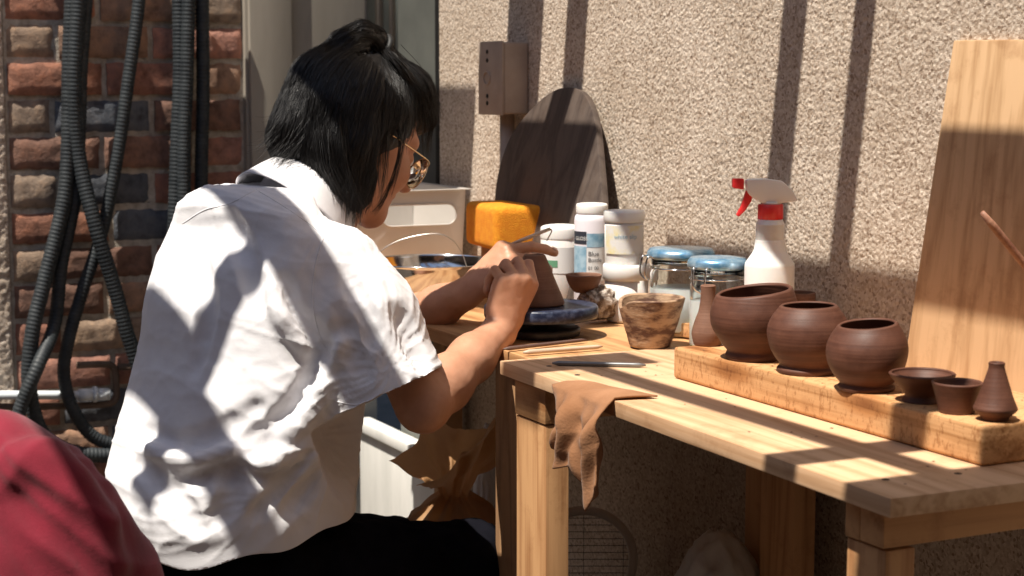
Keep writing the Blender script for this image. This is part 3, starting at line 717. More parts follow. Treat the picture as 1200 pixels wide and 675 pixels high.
vd = math.atan2(CP[1]-P2[1], CP[0]-P2[0]); wrap(-1.1, 1.3, za*.25, za*.93, r2+.0004, M['label_yellow'], k, 'label_panel')
wraptext('white slip', .010, -.5, za*.62, r2+.001, M['label_blue'], k, 'lettering')
MB().lathe([(r2*.99, za-.0005), (r2*1.03, za+.001), (r2*1.02, zb2-.003), (r2*.98, zb2), (.001, zb2+.001)], 64).build('lid', M['white_plastic'], k)

# clip-top glass jars
def clipjar(px, Y, py_lid_top, py_lid_base, wpx, label, handle_left=True):
    Pq = place(px, Y); s = mm(Pq); r = wpx/2*s; Hb = hz(Pq, py_lid_base); Ht = hz(Pq, py_lid_top)
    k = thing('clip_jar', Pq, label, 'jar', 'clip-top glass jars by the wall')
    out = [(r*.80, 0), (r*.88, .004), (r*.9, .012), (r*.9, Hb-.022), (r*.84, Hb-.016), (r*.86, Hb-.010), (r*.86, Hb)]
    inn = [(q-.0035, max(z_, .006)) for q, z_ in reversed(out)]
    MB().lathe(out+inn+[(.0006, .006)], 64).build('body', M['glass'], k)
    MB().lathe([(r*.86, Hb+.0005), (r*.97, Hb+.002), (r, Hb+.006), (r*.98, Ht-.006), (r*.9, Ht-.001), (r*.6, Ht), (.001, Ht)], 64, cap0=False).build('lid', M['blue_lid'], k)
    MB().lathe([(r*.78, .0065), (r*.83, .010), (r*.835, Hb*.62), (.001, Hb*.63)], 48).build('contents', M['white_plastic'], k)
    rr_ = r*.90; MB().tube([(rr_*math.cos(t), rr_*math.sin(t), Hb-.013) for t in np.linspace(0, 2*math.pi, 48, endpoint=False)], .0013, 8, closed=True).build('neck_wire', M['steel'], k)
    a = math.atan2(CP[1]-Pq[1], CP[0]-Pq[0])+(-1.15 if handle_left else -.5)
    e = np.array([math.cos(a), math.sin(a), 0]); w = np.array([-math.sin(a), math.cos(a), 0])
    MB().tube(spline([e*rr_+w*.011+np.array([0, 0, Hb+.003]), e*(rr_+.012)+w*.010+np.array([0, 0, Hb+.004]), e*(rr_+.016)+w*.009+np.array([0, 0, Hb-.02]), e*(rr_+.008)+np.array([0, 0, Hb-.030]),
       e*(rr_+.016)-w*.009+np.array([0, 0, Hb-.02]), e*(rr_+.012)-w*.010+np.array([0, 0, Hb+.004]), e*rr_-w*.011+np.array([0, 0, Hb+.003])], 6), .0014, 8).build('clasp', M['steel'], k)
    return k
clipjar(797, .37, 290, 303, 80, 'clip-top glass jar with blue metallic lid, further from the spray bottle')
clipjar(840, .33, 301, 315, 72, 'clip-top glass jar directly left of the spray bottle', False)

# ------------------------------------------------ spray bottle
Ps = place(900, .36); s = mm(Ps); q = lambda py: hz(Ps, py)
sb = thing('spray_bottle', Ps, 'white ribbed spray bottle with red collar, nozzle and trigger', 'spray bottle')
rB = 29*s
pr = [(rB*.93, 0), (rB, .004), (rB, q(312)), (rB*.98, q(308)), (rB*.72, q(297)), (rB*.64, q(292)), (rB*.60, q(283))]
for i, py in enumerate(np.arange(281, 262, -2.0)): pr += [(rB*.585, q(py)), (rB*.560, q(py-1))]
pr += [(rB*.52, q(259)), (rB*.47, q(256))]
MB().lathe(pr, 64, cap1=True).build('body', M['white_plastic'], sb)
rc = 14.5*s; pr = []
b = MB(); b.lathe([(rc*.9, q(257)), (rc, q(256.5)), (rc*.98, q(240)), (rc*.9, q(239))], 40, cap1=True, fn=lambda p, i, a: [p[0]*(1+.025*math.cos(20*a)), p[1]*(1+.025*math.cos(20*a)), p[2]])
b.build('collar', M['red_plastic'], sb)
# head: side profile lies in the picture plane, nozzle towards image left
dl = np.array([-Rt[0], -Rt[1], 0]); dn = np.array([-Fh[0], -Fh[1], 0])
def hp_(px, py, n=0): return dl*(-(px-900)*s)+dn*n+np.array([0, 0, q(py)])
def extr(outline, hw_, name, mat, bev=.002):
    n = len(outline); V = [hp_(a, c, hw_) for a, c in outline]+[hp_(a, c, -hw_) for a, c in outline]
    return MB().add(V, [tuple(range(n)), tuple(range(n, 2*n))[::-1]]+[(i, n+i, n+(i+1) % n, (i+1) % n) for i in range(n)]).build(name, mat, sb, True, bevel=bev)
extr([(870, 210), (893, 209), (912, 212), (924, 222), (931, 235), (915, 237), (905, 239), (890, 238), (880, 233), (872, 226)], .0115, 'spray_head', M['white_plastic'], .004)
extr([(855, 209), (868, 209), (868, 222), (855, 220)], .0085, 'nozzle', M['red_plastic'], .002)
extr([(871, 223), (879, 225), (877, 236), (870, 247), (863, 254), (860, 252), (865, 242), (868, 233)], .0055, 'trigger', M['red_plastic'], .0015)
MB().tube([(0, 0, q(240)), (0, 0, q(236))], rc*.8, 24).build('neck', M['white_plastic'], sb)

# ------------------------------------------------ sponge on block, bin, steel bowl
Psg = colx(594, .40, T); s = mm(Psg); zs = hz(Psg, 287); ztop = hz(Psg, 236)
def rbox(c, hx, hy, h, bev, name, mat, par=None, loc=None, seg=4, disp=0, cuts=0, rz=0):
    b = MB(); b.box((-hx, -hy, 0), (hx, hy, h)); o = b.build(name, mat, par, bevel=bev, bseg=seg, loc=c); o.rotation_euler.z = rz; o.data.set_sharp_from_angle(angle=R(80)); return o
hx_, hy_ = .055, .042
cs = colx(598, .385, T+.0008)
o = rbox(cs, .05, .04, zs-.001, .004, 'wooden_riser', M['brickblock'], rz=-.1); tag(o, 'brown wooden block underneath the yellow sponge', 'block')
cs2 = cs.copy(); cs2[2] = T+zs+.0005
o = rbox(cs2, .088, .060, ztop-zs, .017, 'sponge', M['sponge'], rz=-.12, seg=5); tag(o, 'thick orange yellow sponge block beside the plastic bin', 'sponge')
# bin
cR = ony(546, 300, .445); xbin = cR[0]; ztb = onx(546, 222, xbin)[2]
yl = onx(405, 250, xbin)[1]
bn = thing('storage_bin', (xbin, (yl+.445)/2, T), 'translucent white plastic storage bin with an oblong handle hole', 'bin')
yc = (yl+.445)/2; hy = (.445-yl)/2; hb = ztb-T; Lb = .26
def slab(b, a, c): b.box(a, c)
wt = .0025
# end wall with handle hole (towards the camera)
pts = []; zc_ = onx(490, 252, xbin)[2]-T; ya, yb_ = onx(447, 252, xbin)[1]-yc, onx(535, 252, xbin)[1]-yc
rh = (onx(490, 240, xbin)[2]-onx(490, 265, xbin)[2])/2
hole = [(yb_-rh+rh*math.cos(t), zc_+rh*math.sin(t)) for t in np.linspace(-math.pi/2, math.pi/2, 12)]+[(ya+rh+rh*math.cos(t), zc_+rh*math.sin(t)) for t in np.linspace(math.pi/2, 3*math.pi/2, 12)]
def tap(z): return 1-.045*(1-z/hb)
outr = []
nH = len(hole); cyh = (ya+yb_)/2
for (y_, z_) in hole:       # matching point on the rectangle border
    dy, dz = y_-cyh, z_-zc_; k = 1e9
    hw_ = hy
    if dy > 1e-9: k = min(k, (hw_-cyh)/dy)
    if dy < -1e-9: k = min(k, (-hw_-cyh)/dy)
    if dz > 1e-9: k = min(k, (hb-zc_)/dz)
    if dz < -1e-9: k = min(k, (-zc_)/dz)
    outr.append((cyh+dy*k, zc_+dz*k))
# add exact corners by snapping the nearest border points
for cy_, cz_ in ((hw_, hb), (hw_, 0), (-hw_, hb), (-hw_, 0)):
    i = min(range(nH), key=lambda i: (outr[i][0]-cy_)**2+(outr[i][1]-cz_)**2); outr[i] = (cy_, cz_)
b = MB(); V = []
for x_ in (0, -wt):
    V += [(x_, y_, z_) for y_, z_ in hole]+[(x_-.010*(1-z_/hb), y_*tap(z_), z_) for y_, z_ in outr]
Fc = []
for i in range(nH):
    j = (i+1) % nH
    Fc += [(i, j, nH+j, nH+i)[::-1], (2*nH+i, 2*nH+j, 3*nH+j, 3*nH+i), (i, j, 2*nH+j, 2*nH+i), (nH+i, nH+j, 3*nH+j, 3*nH+i)[::-1]]
b.add(V, Fc)
for sgn in (-1, 1):
    y0 = sgn*hy; y1 = sgn*hy*tap(0)
    b.add([(-.010, y1, 0), (-Lb, y1, 0), (-Lb-.0, y0, hb), (0, y0, hb)]+[(-.010, y1-sgn*wt, 0), (-Lb, y1-sgn*wt, 0), (-Lb, y0-sgn*wt, hb), (0, y0-sgn*wt, hb)], [(0,1,2,3),(7,6,5,4),(0,4,5,1),(1,5,6,2),(2,6,7,3),(3,7,4,0)])
b.box((-Lb, -hy*tap(0), 0), (-Lb+wt, hy*tap(0), hb)); b.box((-Lb, -hy*tap(0)+.003, .0005), (-.012, hy*tap(0)-.003, wt))
b.build('body', M['bin'], bn, False)
MB().tube([(yb_-rh+0*1, 0, 0)]*2, .001) if False else None
MB().tube([(.001, y_, z_) for y_, z_ in hole], .0022, 8, closed=True).build('handle_rim', M['bin'], bn)
b = MB()
for a, c in (((-Lb-.008, -hy-.009, hb-.0005), (.009, -hy+.0005, hb+.002)), ((-Lb-.008, hy-.0005, hb-.0005), (.009, hy+.009, hb+.002)), ((-.002, -hy+.0005, hb-.0005), (.009, hy-.0005, hb+.002)), ((-Lb-.008, -hy+.0005, hb-.0005), (-Lb+.002, hy-.0005, hb+.002))): b.box(a, c)
b.build('rim_flange', M['bin'], bn, bevel=.0008)
# bowl
Pb = onz(508, 352, T); rb = 76*mm(Pb); hbw = hz(Pb, 306)
bowl = thing('steel_bowl', Pb, 'shiny stainless steel mixing bowl in front of the plastic bin', 'bowl')
o_pr = smooth_prof([(rb*.45, 0), (rb*.55, .001), (rb*.78, hbw*.3), (rb*.93, hbw*.7), (rb*.98, hbw*.96)], 5)+[(rb*1.03, hbw), (rb*1.03, hbw+.0015), (rb*.97, hbw+.001)]
i_pr = [(r_-.0012, max(z_+.0008, .002)) for r_, z_ in reversed(o_pr[:-3])]
MB().lathe(o_pr+i_pr+[(.001, .002)], 96).build('shell', M['steel'], bowl)
MB().lathe([(rb*.80, hbw*.44), (.001, hbw*.441)], 48, cap0=False).build('muddy_water', basic('muddy_water', (.12, .06, .03), None, rough=.08), bowl)
wa = [(437, 303), (455, 288), (480, 278), (512, 274), (530, 281), (541, 296), (547, 313)]
o = MB().tube(spline([onp(a, c, Pb+np.array([0, .03, 0]), Fh) for a, c in wa], 8), .0009, 8).build('wire_tool', M['wire']); tag(o, 'thin pale wire arching out of the steel bowl', 'wire')

# ------------------------------------------------ foreground stick by the panel
A = np.array(ony(1151, 249, .20)); B = np.array(ony(1290, 430, .10))
d = B-A; Ls = np.linalg.norm(d)
B[2] = T+.008
A = np.array(ony(1151, 249, .30)); 
ex = onz(1330, 470, T+.01)
pts = [A+(ex-A)*t for t in np.linspace(0, 1, 16)]
c0 = ex.copy()
o = MB().tube([p-c0 for p in pts], [.0046 if i not in (0,) else .0030 for i in range(16)], 14).build('wooden_stick', basic('reddish_stick', (.20, .08, .05), (.42, .22, .14), 60, .5, .3), None, loc=c0); tag(o, 'reddish brown stick slanting up in front of the pine panel', 'stick')

# ------------------------------------------------ rag over the table edge
def grid(nu, nv, fn):
    V = [fn(i/(nu-1), j/(nv-1)) for i in range(nu) for j in range(nv)]
    Fc = [(i*nv+j, (i+1)*nv+j, (i+1)*nv+j+1, i*nv+j+1) for i in range(nu-1) for j in range(nv-1)]
    return V, Fc
RL = onz(662, 450, T)[0]; RRt = onz(716, 470, T)[0]
yE = lambda x: LC[1]+(NC[1]-LC[1])*(x-LC[0])/(NC[0]-LC[0])
ztipR = ony(708, 563, .0)[2]; ztipL = ony(672, 535, 0)[2]
def ragf(u, v):
    # u across (left->right), v from the table top over the edge and down
    topx0, topx1 = RL-.012, RRt+.03
    fo = .010*math.sin(u*11+.6)+.006*math.sin(u*23+v*5)
    Lh = (.115+.05*math.sin(u*3.3-.5) if u < .55 else .165-.02*(u-.55)) if True else 0
    Lh = np.interp(u, [0, .25, .5, .6, .85, 1], [.075, .095, .085, .11, .130, .095])
    if v < .3:
        t = v/.3; w = 1-t
        x = RL+u*(RRt-RL)+ w*(.012*u+.01*(1-u)); y = yE(x)+.055*w*(.35+.65*u); zz = T+.0022+.004*w*abs(math.sin(u*6))*(1-w)*4
        return (x, y-.001, zz)
    t = (v-.3)/.7
    pinch = 1-.10*math.sin(min(t*1.5, 1)*math.pi*.5)
    x = (RL+RRt)/2+.020*min(t*2, 1)+(u-.5)*(RRt-RL)*pinch*1.15+.006*math.sin(t*4+u*2); y = yE(x)-.004-.012*math.sin(min(t*3, 1)*1.57)+fo*min(t*2.5, 1)*1.4-.006
    zz = T+.0015-Lh*t-.003*(t > 0)
    n = noise.noise((u*5, v*6, 1.3))*.007*min(1, t*3)
    return (x, y+n-.004, zz)
V, Fc = grid(60, 60, ragf)
o = MB().add(V, Fc).build('leather_rag', M['rag']); mo = o.modifiers.new('s', 'SOLIDIFY'); mo.thickness = .0022
tag(o, 'brown chamois rag folded over the front edge of the table', 'rag')

# ------------------------------------------------ things under the table
def fan():
    c = ony(684, 655, .36); r = 58*mm(c)
    k = thing('hoop_sieve', (c[0], c[1], 0), 'pale round hoop filled with dark wire mesh, standing in the shade under the table', 'sieve')
    e1, e2 = Rt, np.array([0, 0, 1.0]); cl = np.array([0, 0, c[2]])
    ring = lambda q, o_=0: [cl+e1*q*math.cos(t)+e2*q*math.sin(t)-Fh*o_ for t in np.linspace(0, 2*math.pi, 48, endpoint=False)]
    MB().tube(ring(r), .0080, 10, closed=True).build('hoop', M['pale_rim'], k)
    b = MB()
    for q in np.linspace(-.85, .85, 13): b.tube([cl+e1*r*math.sqrt(1-q*q)*t+e2*r*q-Fh*.002 for t in (-1, 0, 1)], .0006, 5)
    for q in np.linspace(-.8, .8, 3): b.tube([cl+e2*r*math.sqrt(1-q*q)*t+e1*r*q for t in (-1, 0, 1)], .0005, 5)
    b.build('wire_mesh', M['dark_metal'], k)
    MB().tube([cl-np.array([0, 0, r-.002]), np.array([0, 0, 0.0])], .007, 12).build('handle', M['pale_rim'], k)
fan()
cb = ony(815, 690, .30)
bm = bmesh.new(); bmesh.ops.create_icosphere(bm, subdivisions=5, radius=1)
def crumple(bm, r, h, neck, seed, fr=3.0, amp=.14, cx=0, cy=0):
    for v in bm.verts:
        c = v.co.normalized(); n = noise.noise(c*fr+Vector((seed, 1, 2))); n2 = noise.noise(c*fr*2.6+Vector((seed, 5, 2)))
        rid = (1-2*abs(n))*.6+(1-2*abs(n2))*.35
        k = 1+amp*rid; z = c.z
        rad = r*(1 if z < 0 else (1-neck*z**1.4))
        v.co = Vector((c.x*rad*k, c.y*rad*k, h/2+z*h/2*(1+.06*rid)))
        v.co.z = max(v.co.z, 0)
crumple(bm, .088, cb[2]+.075, .25, 4.2, 3.4, .26); me = bpy.data.meshes.new('m'); bm.to_mesh(me); bm.free()
o = link('plastic_bag', me, M['clearbag'], None, True, (cb[0], cb[1]+.04, 0)); tag(o, 'crumpled translucent plastic bag standing under the table', 'bag')
# brown bag: body, pinched neck, flared open top
nb = onp(532, 585, (-1.2, .22, .4), Fh); 
def bagf(u, v):
    a = 2*math.pi*u; zN = nb[2]
    keys_v = [0, .25, .5, .62, .70, .78, .9, 1]
    rad = np.interp(v, keys_v, [.10, .135, .125, .075, .022, .035, .07, .10]); zz = np.interp(v, keys_v, [0, .12, .26, zN-.03, zN+.01, zN+.045, zN+.085, zN+.115])
    pl = 1+.30*math.sin(7*a+v*3)*max(0, v-.5)*1.6+.22*noise.noise((math.cos(a)*2, math.sin(a)*2, v*5))+.10*noise.noise((math.cos(a)*6, math.sin(a)*6, v*12))
    x, y = rad*pl*math.cos(a), rad*pl*math.sin(a)
    k = max(0, v-.7)/.3
    p = np.array([x, y, 0])+Rt*(.02*k*1.0)
    zz += k*(-.02+.035*math.sin(a*2+1)+.03*(np.dot([math.cos(a), math.sin(a), 0], Rt)))+.012*noise.noise((math.cos(a)*4, math.sin(a)*4, v*9))
    return (p[0], p[1], max(zz, 0.0))
V, Fc = grid(120, 90, bagf)
o = MB().add(V, Fc).build('brown_bag', M['bag'], loc=(nb[0], nb[1], 0)); tag(o, 'crumpled brown bag gathered at the neck on the ground beside the knees', 'bag')
wbp = onp(571, 560, (-1.3, .34, .4), Fh)
bm = bmesh.new(); bmesh.ops.create_icosphere(bm, subdivisions=5, radius=1); crumple(bm, .032, wbp[2]+.085, .4, 9.1, 3.6, .2)
me = bpy.data.meshes.new('m'); bm.to_mesh(me); bm.free()
o = link('white_bag', me, M['whitebag'], None, True, (wbp[0], wbp[1], 0)); tag(o, 'white plastic bag behind the brown bag under the side table', 'bag')

bm = bmesh.new()
for i in range(240):
    if i < 130: x_ = rng.uniform(-.80, .02); y_ = rng.uniform(.03, .44); z_ = T
    else: x_ = rng.uniform(x0b+.01, x1b-.01); y_ = rng.uniform(.155, .30); z_ = TB+.0008
    if i < 130 and x0b-.01 < x_ < x1b+.01 and .14 < y_ < .34: continue
    q = bmesh.ops.create_icosphere(bm, subdivisions=1, radius=rng.uniform(.0005, .0019)**1.0)['verts']
    for v in q: v.co = Vector((v.co.x*rng.uniform(.7, 1.5)+x_, v.co.y*rng.uniform(.7, 1.4)+y_, abs(v.co.z)*.6+z_))
me = bpy.data.meshes.new('m'); bm.to_mesh(me); bm.free()
tag(link('clay_crumbs', me, M['clay_light'], None, False), 'small brown crumbs of dry clay scattered over table and plank', 'crumbs', kind='stuff')
for x_, y_ in ((-.77, .05), (-.74, .42), (-.03, .03), (-.02, .11), (-.03, .42), (-.69, .05)):
    MB().lathe([(.0038, 0), (.0036, .0006), (.0012, .0003), (.0008, -.0002)], 16).build('screw', M['dark_metal'], tb, loc=(x_-off[0], y_-off[1], T+.0001))

# ================================================= implicit surfaces (body, shirt, hair, trousers, jacket)
class Field:
    def __init__(s, lo, hi, h):
        s.lo = np.array(lo, float); s.h = h; s.n = np.ceil((np.array(hi)-s.lo)/h).astype(int)+1
        s.A = np.full(s.n, 1.0, np.float32)
    def region(s, lo, hi, m):
        i0 = np.clip(np.floor((np.minimum(lo, hi)-m-s.lo)/s.h).astype(int), 0, s.n-1); i1 = np.clip(np.ceil((np.maximum(lo, hi)+m-s.lo)/s.h).astype(int)+1, 1, s.n)
        ax = [s.lo[k]+np.arange(i0[k], i1[k])*s.h for k in range(3)]
        X, Y, Z = ax[0][:, None, None], ax[1][None, :, None], ax[2][None, None, :]
        return (slice(i0[0], i1[0]), slice(i0[1], i1[1]), slice(i0[2], i1[2])), X, Y, Z
    def comb(s, sl, d, k, op):
        a = s.A[sl]
        if op == 'add':
            if k > 0: h_ = np.maximum(k-np.abs(a-d), 0)/k; r = np.minimum(a, d)-h_*h_*k*.25
            else: r = np.minimum(a, d)
        else:
            d = -d
            if k > 0: h_ = np.maximum(k-np.abs(a-d), 0)/k; r = np.maximum(a, d)+h_*h_*k*.25
            else: r = np.maximum(a, d)
        s.A[sl] = r
    def cone(s, a, b, ra, rb, k=.01, op='add', flat=None):
        a = np.array(a, float); b = np.array(b, float); R_ = max(ra, rb)
        sl, X, Y, Z = s.region(np.minimum(a, b), np.maximum(a, b), R_+k+3*s.h+.012)
        ab = b-a; L2 = ab@ab+1e-12
        t = np.clip(((X-a[0])*ab[0]+(Y-a[1])*ab[1]+(Z-a[2])*ab[2])/L2, 0, 1)
        dx_, dy_, dz_ = X-a[0]-t*ab[0], Y-a[1]-t*ab[1], Z-a[2]-t*ab[2]
        d2 = dx_*dx_+dy_*dy_+dz_*dz_
        if flat is not None:      # flat = (unit normal, factor): squash along the normal
            nn, f = flat; q = dx_*nn[0]+dy_*nn[1]+dz_*nn[2]; d2 = d2+q*q*(f*f-1)
        s.comb(sl, np.sqrt(d2)-(ra+(rb-ra)*t), k, op)
    def chain(s, pts, rs, k=.006, op='add', flat=None):
        for i in range(len(pts)-1): s.cone(pts[i], pts[i+1], rs[i], rs[i+1], k, op, flat)
    def ell(s, c, r, ax=None, k=.01, op='add'):
        c = np.array(c, float); r = np.array(r, float); m = r.max()
        sl, X, Y, Z = s.region(c, c, m+k+3*s.h+.012)
        D = (X-c[0], Y-c[1], Z-c[2])
        if ax is None: ax = np.eye(3)
        q = [D[0]*a[0]+D[1]*a[1]+D[2]*a[2] for a in ax]
        k0 = np.sqrt(sum((q[i]/r[i])**2 for i in range(3))); k1 = np.sqrt(sum((q[i]/r[i]**2)**2 for i in range(3)))
        s.comb(sl, k0*(k0-1)/np.maximum(k1, 1e-6), k, op)
    def custom(s, lo, hi, fn, k=.01, op='add'):
        sl, X, Y, Z = s.region(np.array(lo), np.array(hi), .0); s.comb(sl, fn(X, Y, Z), k, op)
    def extract(s):
        A = s.A; S = A < 0; nx, ny, nz = A.shape
        c = np.zeros((nx-1, ny-1, nz-1), np.int8)
        for i in (0, 1):
            for j in (0, 1):
                for k in (0, 1): c += S[i:nx-1+i, j:ny-1+j, k:nz-1+k]
        I = np.argwhere((c > 0) & (c < 8)); idx = np.full(c.shape, -1, np.int64); idx[tuple(I.T)] = np.arange(len(I))
        acc = np.zeros((len(I), 3)); cnt = np.zeros(len(I))
        cr = [(i, j, k) for i in (0, 1) for j in (0, 1) for k in (0, 1)]
        vals = {q: A[I[:, 0]+q[0], I[:, 1]+q[1], I[:, 2]+q[2]].astype(float) for q in cr}
        for q in cr:
            for ax in range(3):
                if q[ax] == 0:
                    p = list(q); p[ax] = 1; p = tuple(p); a, b = vals[q], vals[p]; m = (a < 0) != (b < 0)
                    t = np.where(m, a/np.where(m, a-b, 1), 0); v = np.tile(np.array(q, float), (len(I), 1)); v[:, ax] = t
                    acc[m] += v[m]; cnt[m] += 1
        V = s.lo+(I+acc/cnt[:, None])*s.h
        Q = []
        for ax in range(3):
            u, w = [(1, 2), (2, 0), (0, 1)][ax]
            a = S[tuple(slice(0, -1) if k == ax else slice(None) for k in range(3))]; b = S[tuple(slice(1, None) if k == ax else slice(None) for k in range(3))]
            E = np.argwhere(a != b); ok = (E[:, u] > 0) & (E[:, w] > 0) & (E[:, u] < A.shape[u]-1) & (E[:, w] < A.shape[w]-1); E = E[ok]
            ins = a[tuple(E.T)]
            def g(du, dw):
                e = E.copy(); e[:, u] -= du; e[:, w] -= dw; return idx[tuple(e.T)]
            q = np.stack([g(1, 1), g(0, 1), g(0, 0), g(1, 0)], -1); q[~ins] = q[~ins][:, ::-1]; Q.append(q)
        Q = np.concatenate(Q); Q = Q[(Q >= 0).all(1)]
        return V, Q
def relax(V, Q, it=1, lam=.5):
    for _ in range(it):
        acc = np.zeros_like(V); cnt = np.zeros(len(V))
        for a, b in ((0, 1), (1, 2), (2, 3), (3, 0)):
            np.add.at(acc, Q[:, a], V[Q[:, b]]); np.add.at(acc, Q[:, b], V[Q[:, a]]); np.add.at(cnt, Q[:, a], 1); np.add.at(cnt, Q[:, b], 1)
        V = V+(acc/np.maximum(cnt, 1)[:, None]-V)*lam
    return V
def vnorm(V, Q):
    n = np.cross(V[Q[:, 2]]-V[Q[:, 0]], V[Q[:, 3]]-V[Q[:, 1]]); acc = np.zeros_like(V)
    for k in range(4): np.add.at(acc, Q[:, k], n)
    return acc/(np.linalg.norm(acc, axis=1)[:, None]+1e-12)
def nrm_(v): v = np.array(v, float); return v/np.linalg.norm(v)

# ------------------------------------------------ the seated person
HIP = onx(270, 625, -1.05); al = R(15)
pf = np.array([-math.sin(al), math.cos(al), 0]); pr_ = np.array([math.cos(al), math.sin(al), 0]); UZ = np.array([0, 0, 1.0])
def pp(x, y, lat=0): return onp(x, y, HIP+pr_*lat, pr_)
# head frame
HO = pp(420, 154)
g_ = nrm_(pp(420+85, 154+53)-HO); h_ = np.cross(pr_, g_)
be = R(-5); g = g_*math.cos(be)-pr_*math.sin(be); r = nrm_(np.cross(g, h_)); h = np.cross(r, g)
hd = lambda a, b_, c: HO+r*a+g*b_+h*c
AX = (r, g, h)
neck = pp(372, 240); shR = pp(398, 305, .145); shL = pp(300, 292, -.16)
elR = pp(496, 475, .248); wrR = pp(585, 389, .168)
elL = pp(462, 385, -.17); wrL = pp(549, 343, -.02)
print('upper', np.linalg.norm(shR-elR), 'fore', np.linalg.norm(elR-wrR), 'upL', np.linalg.norm(shL-elL), 'foreL', np.linalg.norm(elL-wrL), wrR, wrL, Pw)
lo = np.minimum.reduce([HIP-.25, HO-.2, elR-.1, wrL-.1, elL-.1, shL-.1]); hi = np.maximum.reduce([HO+.2, wrR+.2, wrL+.2, shR+.1, elR+.1])
B = Field(lo, hi, .0028)
# head
B.ell(hd(0, -.012, .022), (.074, .094, .083), AX, 0)
B.ell(hd(0, .035, -.045), (.056, .055, .066), AX, .03)
B.cone(hd(-.03, .02, -.085), hd(.0, .070, -.098), .028, .019, .02); B.cone(hd(.03, .02, -.085), hd(.0, .070, -.098), .028, .019, .02)
for s_ in (-1, 1):
    B.ell(hd(s_*.038, .062, -.038), (.022, .02, .022), AX, .02)
    B.cone(hd(s_*.012, .083, .014), hd(s_*.042, .068, .014), .009, .009, .015)
    B.ell(hd(s_*.030, .096, -.008), (.016, .014, .011), AX, .012, 'sub')
    B.ell(hd(s_*.030, .072, -.008), (.014, .013, .012), AX, .003)
    # ear
    B.ell(hd(s_*.074, -.012, -.036), (.009, .018, .030), AX, .006)
    B.ell(hd(s_*.083, -.006, -.034), (.006, .010, .018), AX, .004, 'sub')
B.cone(hd(0, .083, .0), hd(0, .106, -.036), .0075, .0125, .012)
for s_ in (-1, 1): B.cone(hd(s_*.008, .092, -.040), hd(s_*.012, .090, -.040), .008, .007, .006)
B.ell(hd(0, .083, -.063), (.022, .010, .0075), AX, .006); B.ell(hd(0, .081, -.074), (.019, .010, .007), AX, .004)
# neck and torso
B.chain([hd(0, -.03, -.05), hd(0, -.035, -.11), neck+UZ*.0, neck-UZ*.08+pf*(-.02)], [.050, .049, .051, .060], .03)
chest = pp(318, 350); waist = pp(290, 500)
B.cone(shR-UZ*.012, neck-UZ*.075, .034, .042, .03); B.cone(shL-UZ*.012, neck-UZ*.075, .034, .042, .03)
B.ell(chest, (.125, .080, .14), (pr_, pf, UZ), .05); B.ell(waist, (.115, .070, .15), (pr_, pf, UZ), .06); B.ell(HIP-UZ*.02, (.140, .075, .09), (pr_, pf, UZ), .06)
# arms
def arm(S, E_, W, side):
    B.cone(S-UZ*.008, E_, .037, .034, .03)
    m = E_+(W-E_)*.28; dn_ = nrm_(np.cross(W-E_, side))
    B.chain([E_, m, E_+(W-E_)*.62, W], [.034, .036, .0315, .0245], .02, flat=(nrm_(side), 1.06))
arm(shR, elR, wrR, pr_); arm(shL, elL, wrL, pr_)
# hands ---------------------------------------------------------------
def rotv(v, ax, a):
    ax = nrm_(ax); return v*math.cos(a)+np.cross(ax, v)*math.sin(a)+ax*np.dot(ax, v)*(1-math.cos(a))
nails = []
def hand(W, d, n, th, curls, spread, thumb, sc_=1.0):
    """W wrist, d towards the knuckles, n out of the back of the hand, th = +1/-1 picks the thumb side; curls: 4 x 3 angles"""
    d = nrm_(d); n = nrm_(n-d*np.dot(n, d)); s = nrm_(np.cross(d, n))*th       # s: towards the thumb
    B.cone(W, W+d*.022*sc_, .0235, .022*sc_, .015, flat=(n, 1.35))
    Ls = [(.040, .024, .020), (.044, .027, .021), (.041, .025, .020), (.032, .019, .018)]
    tips = []
    for i, (mc, off_) in enumerate(((.086, .026), (.089, .0085), (.084, -.009), (.075, -.0255))):
        K = W+d*mc*sc_+s*off_*sc_+n*(.003-.004*abs(i-1.3))*sc_
        B.cone(W+d*.018*sc_+s*off_*.55*sc_, K, .0125*sc_, .0105*sc_, .010, flat=(n, 1.15))
        B.cone(W+d*.03*sc_+s*off_*.75*sc_-n*.007*sc_, K-d*.008*sc_-n*.006*sc_, .0125*sc_, .0105*sc_, .010)
        dd_ = rotv(d, n, -th*spread[i]); ax = np.cross(dd_, n) ; p = K; rr = .0092 if i < 3 else .0080
        for j, Lk in enumerate(Ls[i]):
            dd_ = rotv(dd_, ax, -curls[i][j]); q = p+dd_*Lk*sc_
            B.cone(p, q, rr*(1-.08*j)*sc_*(1.06 if j == 0 else 1), rr*(1-.08*(j+1))*sc_, .0025)
            p = q
        nn = rotv(n, ax, -sum(curls[i])); tips.append(p); nails.append((p-dd_*.006+nn*rr*.62*sc_, dd_, nn, rr*.62*sc_))
    # thumb: leaves the side of the palm near its base
    p = W+d*.022*sc_+s*.016*sc_-n*.008*sc_; q = p+nrm_(d*thumb[0][0]+s*thumb[0][1]+n*thumb[0][2])*.044*sc_
    B.cone(p, q, .0155*sc_, .0115*sc_, .012); B.cone(W+d*.05*sc_+s*.015*sc_-n*.006*sc_, (p+q)/2, .011, .011, .012)
    q2 = q+nrm_(d*thumb[1][0]+s*thumb[1][1]+n*thumb[1][2])*.032*sc_; B.cone(q, q2, .0108*sc_, .0098*sc_, .003)
    q3 = q2+nrm_(d*thumb[2][0]+s*thumb[2][1]+n*thumb[2][2])*.022*sc_; B.cone(q2, q3, .0098*sc_, .0078*sc_, .002)
    tips.append(q3)
    return tips
